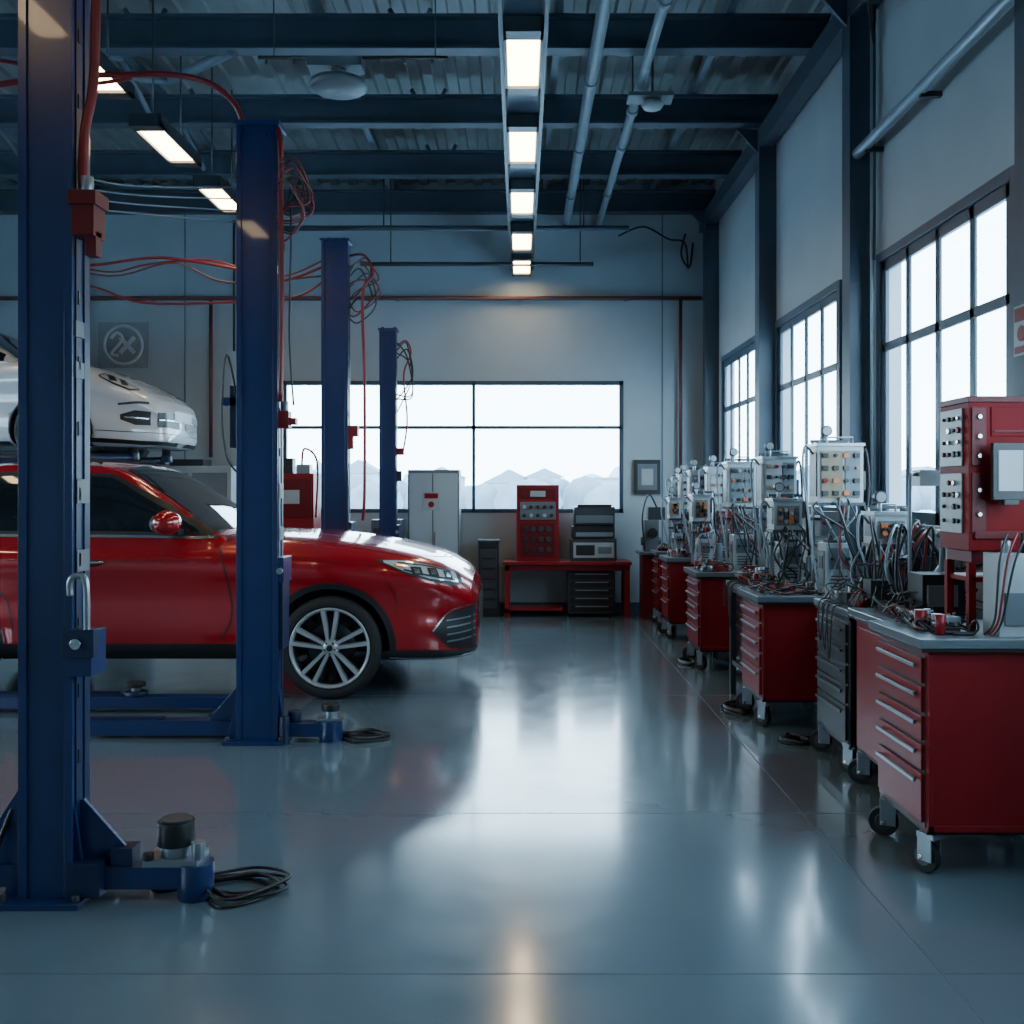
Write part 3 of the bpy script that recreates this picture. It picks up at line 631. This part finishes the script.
h.tube([(-4.6,9.35,3.5),(-4.0,9.35,3.40),(-3.5,9.35,3.25),(-2.6,9.35,3.26),(-2.1,9.33,3.3),(-1.83,9.34,3.45)],.012,HRED)
h.tube([(-4.6,9.25,3.65),(-3.8,9.25,3.48),(-3.2,9.25,3.6),(-2.7,9.25,3.42),(-1.83,9.34,3.5)],.009,RPIPE)
h.tube([(-4.6,9.4,3.72),(-3.9,9.4,3.55),(-3.5,9.4,3.62),(-2.9,9.4,3.66),(-2.3,9.4,3.5),(-1.83,9.38,3.66)],.009,HRED)
h.tube([(-1.60,9.4,3.70),(-1.45,9.3,3.68),(-1.36,9.25,3.5),(-1.45,9.22,3.3),(-1.43,9.2,2.5),(-1.43,9.2,1.5),(-1.45,9.22,1.22)],.014,HRED)
for i in range(6):
    z0=U(3.3,3.6);h.tube([(-1.60,9.4,z0),(-1.47+U(-.05,.1),9.25,z0+U(0,.12)),(-1.38+U(-.05,.08),9.3,z0-U(.05,.25)),(-1.5,9.3,z0-U(.2,.4)),(-1.60,9.4,z0-.3)],U(.005,.010),random.choice([HRED,RPIPE,BLK]))
h.build('air_hose')
h=MB()
h.tube([(-1.41,11.45,3.15),(-1.3,11.4,3.2),(-1.24,11.35,3.05),(-1.32,11.35,2.8),(-1.28,11.35,2.3),(-1.33,11.4,1.95)],.010,HRED)
for i in range(4): h.tube([(-1.41,11.45,U(2.9,3.2)),(-1.28,11.35,U(2.9,3.2)),(-1.22,11.35,U(2.5,2.9)),(-1.41,11.45,U(2.2,2.6))],.008,random.choice([HRED,BLK]))
h.build('air_hose')
h=MB()
for i in range(4):
    z0=2.85+.07*i;h.tube([(-1.82,3.78,z0),(-2.4,5.0,z0+.10),(-2.2,5.5,z0+.18-.02*i),(-1.68,5.98,z0+.25)],.005,LGRY,6)
h.build('overhead_cable')
def floor_cable(x,y,n,spanx,spany,tail):
    h=MB()
    for i in range(n):
        z=.008+.006*i
        h.tube([tail,(x-spanx*.4,y+U(-.03,.03),z),(x+spanx*U(.1,.4),y-spany*U(.3,.9),z),(x+spanx*U(.7,1),y+U(-.05,.05),z),(x+spanx*U(.2,.5),y+spany*U(.4,.9),z),(x-spanx*.2,y+spany*U(.1,.4),z),(x-spanx*.5,y+U(0,.05),z)],.006,BLK,6)
    h.build('floor_cable')
floor_cable(-1.10,3.74,6,.24,.2,(-1.24,3.80,.02))
floor_cable(-1.0,6.04,5,.22,.2,(-1.12,6.0,.02))
floor_cable(1.44,6.80,6,.14,.25,(1.6,6.85,.02))
floor_cable(1.60,5.95,4,.12,.15,(1.8,6.0,.02))
floor_cable(1.42,8.7,4,.10,.25,(1.55,8.9,.02))

# ------------------------------------------------------------------ carts
def caster(m,x,y,ang=0,r=.062):
    M=Matrix.Rotation(ang,3,'Z');P=Vector((x,y,0));pv=(x,y,0)
    off=M@Vector((0,.03,0));c=P+off+Vector((0,0,r));ax=M@Vector((1,0,0))
    m.cyl(c-ax*.016,c+ax*.016,r,RUB,22);m.cyl(c-ax*.019,c+ax*.019,r*.6,DALU,16);m.cyl(c-ax*.034,c+ax*.034,.010,CHR,8)
    m.box(x-.030,x-.022,y-.02,y+.045,r-.012,r+.085,ALU,M,pv);m.box(x+.022,x+.03,y-.02,y+.045,r-.012,r+.085,ALU,M,pv)
    m.box(x-.035,x+.035,y-.035,y+.045,r+.08,r+.10,ALU,M,pv);m.cyl((x,y,r+.09),(x,y,r+.12),.02,CHR,12)
def cart(x0,x1,y0,y1,top,body,nd=5,overh=.04,topm=TOPM,name='tool_cart',drawers=None,zb=.175):
    m=MB()
    m.box(x0,x1,y0,y1,zb,top-.035,body)
    m.box(x0-overh,x1,y0-.03,y1+.02,top-.035,top,topm);m.box(x0-overh+.005,x1,y0-.025,y1+.015,top-.05,top-.035,BLK)
    m.box(x0+.0,x0+.02,y0-.006,y0,zb,top-.06,body);m.box(x1-.02,x1,y0-.006,y0,zb,top-.06,body);m.box(x0,x1,y0-.006,y0,zb,zb+.025,body)
    if nd:
        m.box(x0-.003,x0,y0+.022,y1-.022,zb+.01,top-.07,BLK)  # added black sheet stands in for the dark of the drawer gaps
        H=top-.075-(zb+.02);hs=drawers or [1]*(nd-1)+[1.8];tot=sum(hs);z=top-.075
        for hh in hs:
            dz=H*hh/tot
            m.box(x0-.016,x0-.002,y0+.03,y1-.03,z-dz+.009,z-.006,body)
            zc=z-min(.035,dz*.35)
            m.box(x0-.036,x0-.026,y0+.06,y1-.06,zc-.010,zc+.004,ALU if body is not BLK else DALU)
            for yy in(y0+.08,y1-.09): m.box(x0-.030,x0-.012,yy,yy+.012,zc-.008,zc+.004,ALU)
            z-=dz
    else:
        m.box(x0-.01,x0,y0+.04,y1-.04,zb+.05,top-.09,body);m.box(x0-.03,x0-.01,y0+.06,y0+.08,.5,.62,CHR)
    m.box(x0+.0,x1,y0+.01,y1-.01,zb-.015,zb,BLK)
    for i,(xx,yy) in enumerate(((x0+.03,y0+.04),(x0+.03,y1-.06),(x1-.07,y0+.04),(x1-.07,y1-.06))):
        caster(m,xx,yy,[.5,1.2,2.0,.9][i])
    return m.build(name,.004)
carts=[(1.58,2.16,3.87,4.40,.925,RED,5),(1.74,2.30,4.66,5.17,.89,RED,0),(1.53,2.14,6.30,6.85,.83,RED,5),(1.49,2.12,8.26,8.85,.82,RED,5),(1.74,2.14,9.2,9.85,.82,REDD,4),(1.50,2.1,10.0,10.5,.82,RED,4),(1.53,2.13,10.95,11.4,.82,RED,4)]
for cc in carts: cart(*cc)
cart(1.73,2.30,5.24,5.80,.87,BLK,5,.02,name='black_drawer_cabinet',zb=.15)
cart(1.76,2.30,7.47,8.1,.84,BLK,5,.02,name='black_drawer_cabinet',zb=.15)
def bench(y0,y1,top,x0=1.75,x1=2.14,name='wall_workbench'):
    m=MB();m.box(x0,x1,y0,y1,top-.035,top,TOPM);m.box(x0+.01,x1,y0+.01,y1-.01,top-.07,top-.035,BLK)
    for yy in(y0+.03,y1-.07):
        for xx in(x0+.02,x1-.06): m.box(xx,xx+.04,yy,yy+.04,0,top-.07,DALU)
    m.box(x0+.03,x1-.02,y0+.04,y1-.04,.22,.25,DALU);m.box(x0+.1,x1-.07,y0+.08,y1-.1,.25,.5,BLK);m.build(name,.003)
bench(5.83,6.24,.83,1.9);bench(6.90,7.43,.83,1.53);bench(8.89,9.15,.82,1.7);bench(10.55,10.9,.82,1.6)
def tangle(x0,x1,y0,y1,z,n,name='wire_tangle',hh=.06,nb=None,edge=None):
    m=MB()
    for i in range(n):
        r=random.choice([.004,.005,.006]);pts=[]
        px,py=U(x0,x1),U(y0,y1)
        for k in range(6):
            pts.append((px,py,z+r+(U(0,hh) if 0<k<5 else 0)))
            px=min(x1,max(x0,px+U(-.2,.2)));py=min(y1,max(y0,py+U(-.2,.2)))
        m.tube(pts,r,random.choice([HRED,BLK,BLK,BLK,DALU,RPIPE]),6,5)
    for i in range(nb or max(6,n)):
        bx,by=U(x0,x1-.08),U(y0,y1-.06);w_,d_,h_=U(.03,.10),U(.03,.08),U(.015,.07)
        m.box(bx,bx+w_,by,by+d_,z,z+h_,random.choice([BLK,BLK,BLK,DALU,RED,ALU,GRY,HRED]),Matrix.Rotation(U(0,3),3,'Z'))
    for i in range(5):
        bx,by=U(x0,x1),U(y0,y1);m.cyl((bx,by,z),(bx,by,z+U(.04,.09)),U(.012,.025),random.choice([ALU,BLK,RED]),12)
    if edge is not None:
        for i in range(3):
            yy=U(y0,y1-.1);m.tube([(x0+.05,yy,z+.01),(edge-.01,yy+.01,z+.012),(edge-.03,yy+.02,z-.06),(edge-.035,yy+.05,z-U(.15,.3)),(edge-.03,yy+.10,z-U(.05,.12)),(edge-.01,yy+.13,z+.012),(x0+.05,yy+.14,z+.01)],.004,BLK,6)
    m.build(name)
random.seed(21)
tangle(1.64,1.80,3.95,4.35,.925,12);tangle(1.80,2.25,4.72,5.12,.89,20,hh=.12);tangle(1.75,2.25,5.28,5.75,.87,24,hh=.14,edge=1.70)
tangle(1.56,1.92,6.36,6.8,.83,16);tangle(1.58,1.8,6.95,7.38,.83,12,edge=1.52);tangle(1.78,1.9,7.5,8.0,.84,9);tangle(1.52,1.75,8.3,8.8,.82,12);tangle(1.76,1.9,9.25,9.8,.82,8);tangle(1.54,1.75,10.05,10.45,.82,8);tangle(1.56,1.75,11.0,11.35,.82,8)
# ------------------------------------------------------------------ machines
def machine(x,y,z,w=.2,hl=.32,hu=.36,zu=1.42,wu=.3,panel=None,name='test_instrument',nh=10):
    m=MB();d=.18
    m.box(x,x+w,y,y+d,z,z+hl,WHT);m.box(x+.02,x+w-.02,y-.006,y,z+hl*.5,z+hl-.03,GRY)
    for i in range(3): m.cyl((x+.04+i*w*.3,y-.006,z+hl*.7),(x+.04+i*w*.3,y-.022,z+hl*.7),.012,BLK,10)
    for i in range(4): m.box(x+.03,x+w-.03,y-.005,y,z+.05+i*.022,z+.058+i*.022,BLK)
    m.box(x-.006,x,y+.02,y+d-.02,z+.05,z+hl-.05,GRY);m.box(x-.010,x-.006,y+.04,y+.12,z+hl*.5,z+hl*.75,BLK)
    m.box(x+.03,x+w-.03,y+.03,y+d-.03,z+hl,z+hl+.02,DALU)
    m.cyl((x+w*.3,y+.06,z+hl),(x+w*.3,y+.06,z+hl+.05),.018,BLK,10);m.cyl((x+w*.7,y+.06,z+hl),(x+w*.7,y+.06,z+hl+.04),.022,ALU,10)
    zt=zu+hu
    for xx in(x-.02,x+w+.04): m.cyl((xx,y+d+.03,z),(xx,y+d+.03,zt+.04),.011,ALU,10)
    m.box(x-.035,x+w+.055,y+d+.02,y+d+.045,zt+.03,zt+.05,DALU)
    m.box(x-.035,x+w+.055,y+d+.02,y+d+.04,zu-.12,zu-.10,DALU)
    xu=x-.05
    m.box(xu,xu+wu,y,y+d+.015,zu,zt,WHT);m.box(xu-.01,xu+wu+.01,y-.01,y+d+.03,zt,zt+.02,ALU);m.box(xu-.01,xu+wu+.01,y-.01,y+d+.02,zu-.02,zu,DALU)
    m.box(xu+.02,xu+wu*.55,y-.008,y,zu+.03,zt-.03,panel or GRY);m.box(xu+wu*.6,xu+wu-.02,y-.006,y,zu+.03,zt-.03,GRY)
    m.box(xu-.006,xu,y+.02,y+d-.02,zu+.04,zt-.04,GRY)
    for i in range(4):
        for k in range(4):
            cx=xu+.045+i*(wu-.09)/3;cz=zu+.06+k*(hu-.12)/3
            if R()<.5:m.cyl((cx,y-.006,cz),(cx,y-.024,cz),U(.008,.018),random.choice([BLK,ALU,ORG,RED,DALU,BLK]),12)
            else:m.box(cx-.018,cx+.018,y-.020,y-.006,cz-.015,cz+.015,random.choice([BLK,BLK,ORG,TAN,BLK,DALU]))
    # round gauge on top and side valve block
    m.cyl((xu+wu*.25,y+.06,zt+.02),(xu+wu*.25,y+.06,zt+.07),.012,ALU,8);m.cyl((xu+wu*.25,y+.04,zt+.10),(xu+wu*.25,y+.08,zt+.10),.035,DALU,18);m.cyl((xu+wu*.25,y+.036,zt+.10),(xu+wu*.25,y+.04,zt+.10),.028,WHT,18)
    m.box(xu+wu,xu+wu+.03,y+.04,y+.12,zu+.08,zu+.2,DALU)
    m.tube([(xu+.04,y+.08,zt+.02),(xu+.04,y+.08,zt+.06),(xu+wu-.04,y+.08,zt+.06),(xu+wu-.04,y+.08,zt+.02)],.006,ALU,6,smoothpath=False)
    for i in range(nh):
        sx=xu+U(0,wu);ex=x+U(-.06,w+.14);yy=y-U(.0,.08)
        m.tube([(sx,y+.02,zu+U(-.01,.06)),(sx+U(-.05,.05),yy,zu-U(.02,.1)),((sx+ex)/2+U(-.1,.1),yy-U(0,.04),(zu+z)/2+U(-.1,.1)),(ex,yy,z+U(.03,.1)),(ex+U(-.05,.05),yy+.02,z+.012)],U(.003,.008),random.choice([BLK,BLK,BLK,BLK,HRED,DALU,LGRY]),6)
    m.tube([(xu-.0,y+.1,zt-.05),(xu-.06,y+.08,zt+.0),(xu-.08,y+.05,zt-.15),(xu-.05,y+.03,zu-.1),(x-.04,y+.02,z+.02)],.008,LGRY,8)
    m.tube([(xu+wu,y+.1,zt-.1),(xu+wu+.05,y+.1,zt-.02),(xu+wu+.07,y+.1,zt-.3),(x+w+.08,y+.1,z+.25),(x+w+.05,y+.1,z+.05)],.010,BLK,8)
    m.cyl((x+w+.07,y+.05,z),(x+w+.07,y+.05,z+.2),.03,random.choice([ALU,BLK,GRY]),14)
    m.box(x+.02,x+w-.0,y+d-.03,y+d+.02,z+hl+.04,zu-.06,DALU)
    for i in range(3): m.cyl((x+.05+i*w*.3,y+d-.03,(z+hl+zu)/2),(x+.05+i*w*.3,y+d-.05,(z+hl+zu)/2),.014,random.choice([BLK,RED,ALU]),10)
    m.build(name,.003)
random.seed(33)
machine(1.95,6.38,.83,.17,.33,.36,1.42,.29,TAN)
machine(1.84,7.05,.83,.15,.30,.20,1.22,.2)
machine(1.92,7.70,.84,.16,.33,.36,1.38,.26,WHT)
machine(1.80,8.42,.82,.17,.3,.36,1.36,.24,GRY)
machine(1.84,9.5,.82,.17,.3,.40,1.3,.22,WHT)
machine(1.78,10.15,.82,.16,.28,.38,1.3,.2,GRY)
machine(1.76,10.65,.82,.15,.28,.34,1.3,.18,WHT)
machine(1.76,11.12,.82,.15,.28,.36,1.26,.2,GRY)
machine(2.02,5.54,.87,.15,.26,.16,1.2,.18,GRY)
machine(1.64,10.62,.82,.09,.22,.2,1.2,.12,WHT,nh=2)
machine(1.60,8.95,.82,.12,.24,.22,1.22,.15,GRY,nh=3)
m=MB()
m.box(1.90,2.10,4.72,4.90,.89,1.10,BLK);m.box(2.05,2.2,5.28,5.42,.87,1.15,DALU);m.cyl((2.15,5.02,.89),(2.15,5.02,1.26),.035,DALU,14);m.cyl((2.15,5.02,1.26),(2.15,5.02,1.30),.06,ALU,14)
m.box(1.86,1.98,5.3,5.42,.87,1.02,DALU);m.box(1.92,2.06,4.70,4.72,.95,1.05,GRY)
m.tube([(1.95,5.0,.9),(1.95,5.0,1.5),(2.0,5.05,1.58),(2.15,5.1,1.56)],.010,LGRY,8);m.box(2.0,2.22,5.0,5.1,1.52,1.60,WHT)
for i in range(34):
    y0=4.74+R()*.95;x0=U(1.90,2.2);zb_=.89 if y0<5.17 else .87
    m.tube([(x0,y0,zb_),(x0+U(-.12,.02),y0+U(-.05,.1),U(1.0,1.18)),(x0+U(-.05,.08),y0+U(0,.12),U(1.05,1.36)),(x0+U(0,.08),y0+U(.05,.12),U(1.0,1.15)),(x0-.02,y0+.1,.88)],U(.004,.012),random.choice([BLK,BLK,BLK,BLK,DALU,HRED,LGRY]),7)
m.build('engine_wiring_rig')
m=MB()
for y0,y1 in((4.9,6.4),(6.9,9.1),(9.45,11.7)):
    for k in range(3):
        zz=1.15+.05*k;m.tube([(2.325,y0,zz),(2.31,y0+(y1-y0)*.3,zz-.05-U(0,.05)),(2.31,y0+(y1-y0)*.6,zz-.02-U(0,.08)),(2.325,y1,zz)],.009,random.choice([BLK,HRED,LGRY]),6)
m.build('wall_cable_run')
m=MB()
X0,X1,Y0,Y1=1.84,2.18,4.10,4.38
m.box(X0,X1,Y0,Y1,1.25,1.87,CABR);m.box(X0-.006,X1+.006,Y0-.006,Y1+.006,1.86,1.885,REDD)
m.box(X0+.02,X1,Y0+.02,Y1-.02,1.20,1.25,REDD)
for a,b in((X0+.01,Y0+.02),(X1-.05,Y0+.02),(X0+.01,Y1-.05),(X1-.05,Y1-.05)): m.box(a,a+.03,b,b+.03,.925,1.2,CABR)
m.box(X0+.02,X1-.02,Y0+.02,Y1-.02,1.12,1.14,CABR)
m.box(X0-.008,X0,Y0+.05,Y1-.02,1.60,1.84,WHT);m.box(X0-.008,X0,Y0+.05,Y1-.02,1.32,1.57,WHT)
random.seed(77)
for yy in(4.17,4.21,4.26,4.31):
    for zz in(1.80,1.75,1.70,1.65,1.53,1.48,1.43,1.37):
        if R()<.8:m.cyl((X0-.008,yy,zz),(X0-.02,yy,zz),U(.007,.014),random.choice([BLK,CHR,RED,BLK]),10)
m.box(X0+.01,X0+.07,Y0-.006,Y0,1.60,1.84,REDD);m.box(X0+.01,X0+.07,Y0-.006,Y0,1.32,1.57,REDD)
for zz in(1.80,1.72,1.64,1.5,1.4): m.cyl((X0+.04,Y0-.004,zz),(X0+.04,Y0-.016,zz),.010,CHR,12)
m.box(X0+.09,X0+.32,Y0-.005,Y0,1.72,1.84,CABR);m.box(X0+.10,X0+.31,Y0-.008,Y0-.004,1.735,1.745,REDD)
m.box(X0+.02,X0+.28,Y0-.012,Y0,1.30,1.33,REDD)
m.box(1.905,2.045,Y0-.075,Y0-.05,1.46,1.69,BLK);m.box(1.925,2.025,Y0-.079,Y0-.074,1.495,1.66,SCR);m.box(1.95,2.00,Y0-.05,Y0,1.54,1.60,BLK);m.box(1.945,2.005,Y0-.085,Y0-.05,1.44,1.46,BLK)
m.build('control_cabinet',.004)
m=MB()
m.box(1.87,2.10,3.90,4.04,.925,1.25,WHT);m.box(1.89,2.08,3.894,3.90,.97,1.1,GRY);m.cyl((1.93,3.97,1.25),(1.93,3.97,1.30),.02,ALU,12);m.cyl((2.02,3.97,1.25),(2.02,3.97,1.33),.03,BLK,12)
for i in range(3): m.tube([(1.92+.04*i,3.97,1.27),(1.91+.04*i,3.92,1.33),(1.86+.03*i,3.88,1.22),(1.845+.015*i,3.885,1.0),(1.81+.02*i,3.9,.935)],.005,[BLK,HRED,BLK][i],7)
m.build('power_supply_unit',.004)
# ------------------------------------------------------------------ back wall furniture
m=MB()
m.box(-.20,1.31,11.7,12.2,.62,.66,RED)
for xx in(-.18,1.23):
    for yy in(11.72,12.12): m.box(xx,xx+.06,yy,yy+.06,0,.62,RED)
m.box(-.18,1.29,11.72,11.75,.55,.62,REDD);m.box(-.14,.5,11.75,12.15,.08,.11,RED);m.box(-.18,-.12,11.72,12.18,.05,.11,RED);m.build('red_workbench',.005)
m=MB()
m.box(-.04,.46,11.8,12.15,.66,1.56,RED);m.box(.0,.42,11.79,11.8,1.40,1.52,REDD);m.box(.12,.30,11.785,11.79,1.42,1.49,WHT)
m.box(.0,.42,11.785,11.8,1.15,1.36,GRY);m.box(.01,.41,11.785,11.8,.72,1.12,REDD)
for i in range(5):
    for k in range(2): m.cyl((.05+.08*i,11.785,1.2+.1*k),(.05+.08*i,11.765,1.2+.1*k),.022,random.choice([BLK,WHT,RED]),10)
for i in range(4):
    for k in range(3): m.cyl((.07+.09*i,11.785,.8+.12*k),(.07+.09*i,11.765,.8+.12*k),.03,random.choice([BLK,DALU,DALU]),12)
m.build('red_tool_cabinet',.005)
m=MB()
m.box(.60,1.14,11.8,12.15,.66,.92,DALU);m.box(.63,1.11,11.785,11.8,.70,.88,WHT);m.box(.66,.88,11.78,11.785,.73,.85,BLK);m.box(.92,1.08,11.78,11.785,.75,.83,GRY)
m.box(.62,1.12,11.82,12.15,.93,1.07,BLK);m.box(.66,1.1,11.81,11.82,.95,1.0,ALU);m.box(.64,1.12,11.8,12.12,1.09,1.30,DALU);m.box(.66,1.10,11.785,11.8,1.11,1.2,GRY);m.box(.68,1.08,11.79,12.0,1.30,1.33,BLK);m.box(.64,1.12,11.85,12.1,1.07,1.09,BLK)
m.build('stacked_printer',.006)
m=MB();m.box(.57,1.12,11.78,12.15,.04,.54,DALU)
for i in range(5): m.box(.59,1.10,11.765,11.78,.07+.095*i,.15+.095*i,BLK);m.box(.65,1.04,11.75,11.765,.125+.095*i,.135+.095*i,ALU)
for xx in(.6,1.07): m.cyl((xx,11.85,0),(xx,11.85,.04),.02,BLK,10);m.cyl((xx,12.1,0),(xx,12.1,.04),.02,BLK,10)
m.build('black_drawer_unit',.004)
m=MB();m.box(-.49,-.25,11.8,12.1,0,.88,BLK);m.box(-.47,-.27,11.79,11.8,.1,.8,DALU);m.box(-.5,-.24,11.79,12.11,.88,.91,DALU)
for i in range(5): m.box(-.45,-.29,11.78,11.79,.2+i*.12,.23+i*.12,BLK)
m.build('air_compressor_cabinet',.005)
m=MB();m.box(-1.33,-.72,11.85,12.25,0,1.74,GRY);m.box(-1.31,-1.04,11.835,11.85,.05,1.70,WALLB);m.box(-1.03,-.74,11.835,11.85,.05,1.70,WALLB);m.box(-1.15,-.95,11.83,11.836,1.26,1.48,WHT);m.box(-1.13,-.97,11.826,11.83,1.40,1.46,RED)
m.cyl((-1.05,11.83,1.33),(-1.05,11.825,1.33),.035,RED,16);m.box(-1.01,-1.0,11.82,11.835,.85,1.0,CHR);m.build('grey_locker',.005)
m=MB();m.box(-1.75,-1.40,11.75,12.1,0,1.15,STEEL2);m.box(-1.72,-1.43,11.74,11.75,.1,1.05,STEEL);m.build('steel_cabinet',.005)
m=MB();m.box(-2.70,-2.25,10.9,11.3,0,1.68,RED);m.box(-2.68,-2.27,10.885,10.9,1.2,1.62,REDD);m.box(-2.62,-2.4,10.88,10.886,1.35,1.5,WHT);m.box(-2.62,-2.5,11.0,11.15,1.68,1.85,BLK);m.box(-2.45,-2.3,10.95,11.1,1.68,1.78,ALU)
m.tube([(-2.4,11,1.78),(-2.35,10.9,1.95),(-2.2,10.85,1.8),(-2.22,10.87,1.2)],.012,HRED);m.build('red_service_machine',.005)
m=MB();m.box(-4.25,-3.35,11.6,12.1,0,1.78,WHT);m.box(-4.2,-3.85,11.59,11.6,1.2,1.7,GRY);m.box(-3.8,-3.4,11.59,11.6,1.2,1.7,GRY);m.box(-4.1,-3.7,11.7,12.0,1.78,1.86,DALU);m.build('grey_machine_cabinet',.005)
m=MB();m.box(1.40,1.72,YB-.05,YB,1.45,1.87,BLK);m.box(1.44,1.68,YB-.055,YB-.05,1.5,1.82,GRY);m.box(1.49,1.63,YB-.058,YB-.055,1.56,1.76,WHT);m.build('framed_notice')
m=MB();m.box(1.42,1.66,11.6,11.9,0,.75,REDD);m.box(1.38,1.72,11.55,11.95,.75,.78,TOPM);m.box(1.45,1.62,11.65,11.85,.78,1.15,GRY);m.cyl((1.54,11.6,1.0),(1.54,11.64,1.0),.06,BLK,16);m.box(1.5,1.7,11.7,11.85,1.15,1.3,DALU);m.cyl((1.42,11.75,.9),(1.65,11.75,.9),.05,DALU,14)
m.tube([(1.6,11.7,1.3),(1.5,11.65,1.45),(1.42,11.6,1.2),(1.45,11.6,.8)],.01,BLK);m.build('bench_grinder_stand',.004)
m=MB();m.box(2.193,2.2,4.30,4.44,2.09,2.31,WHT);m.box(2.190,2.193,4.31,4.43,2.24,2.30,RED);m.box(2.190,2.193,4.31,4.43,2.10,2.13,RED);m.cyl((2.193,4.37,2.185),(2.189,4.37,2.185),.035,RED,16)
m.box(2.20,2.34,4.283,4.29,2.09,2.31,WHT);m.box(2.21,2.33,4.280,4.283,2.24,2.30,RED);m.cyl((2.27,4.283,2.17),(2.27,4.279,2.17),.04,RED,16);m.build('column_safety_sign')

# ------------------------------------------------------------------ light
w=bpy.data.worlds.new('overcast_sky');bpy.context.scene.world=w;w.use_nodes=True
nt=w.node_tree;bg=nt.nodes['Background']
tc=nt.nodes.new('ShaderNodeTexCoord');sp=nt.nodes.new('ShaderNodeSeparateXYZ');rp=nt.nodes.new('ShaderNodeValToRGB')
nt.links.new(tc.outputs['Generated'],sp.inputs[0]);nt.links.new(sp.outputs['Z'],rp.inputs['Fac']);nt.links.new(rp.outputs['Color'],bg.inputs['Color'])
rp.color_ramp.elements[0].position=0;rp.color_ramp.elements[0].color=(.76,.91,1,1);rp.color_ramp.elements[1].position=.6;rp.color_ramp.elements[1].color=(.58,.80,1,1)
bg.inputs['Strength'].default_value=15.0
def portal(loc,rot,sx,sy):
    l=bpy.data.lights.new('window_portal','AREA');l.shape='RECTANGLE';l.size=sx;l.size_y=sy;l.cycles.is_portal=True
    o=bpy.data.objects.new('window_portal',l);o.location=loc;o.rotation_euler=rot;bpy.context.scene.collection.objects.link(o)
portal(((BW[0]+BW[1])/2,YB+.15,(BW[2]+BW[3])/2),(math.radians(-90),0,0),BW[1]-BW[0],BW[3]-BW[2])
for a0,a1,z0,z1 in RW: portal((XR+.1,(a0+a1)/2,(z0+z1)/2),(0,math.radians(90),0),z1-z0,a1-a0)
for a0,a1 in LW_ADDED: portal((XL-.15,(a0+a1)/2,2.2),(0,math.radians(-90),0),2.0,a1-a0)

cam=bpy.data.cameras.new('camera');co=bpy.data.objects.new('camera',cam);bpy.context.scene.collection.objects.link(co)
co.location=(0,0,1.5);co.rotation_euler=(math.radians(90),0,0);cam.sensor_width=36;cam.lens=36*1000/1024
cam.shift_x=-8/1024;cam.shift_y=-22/1024;cam.clip_end=600
bpy.context.scene.camera=co
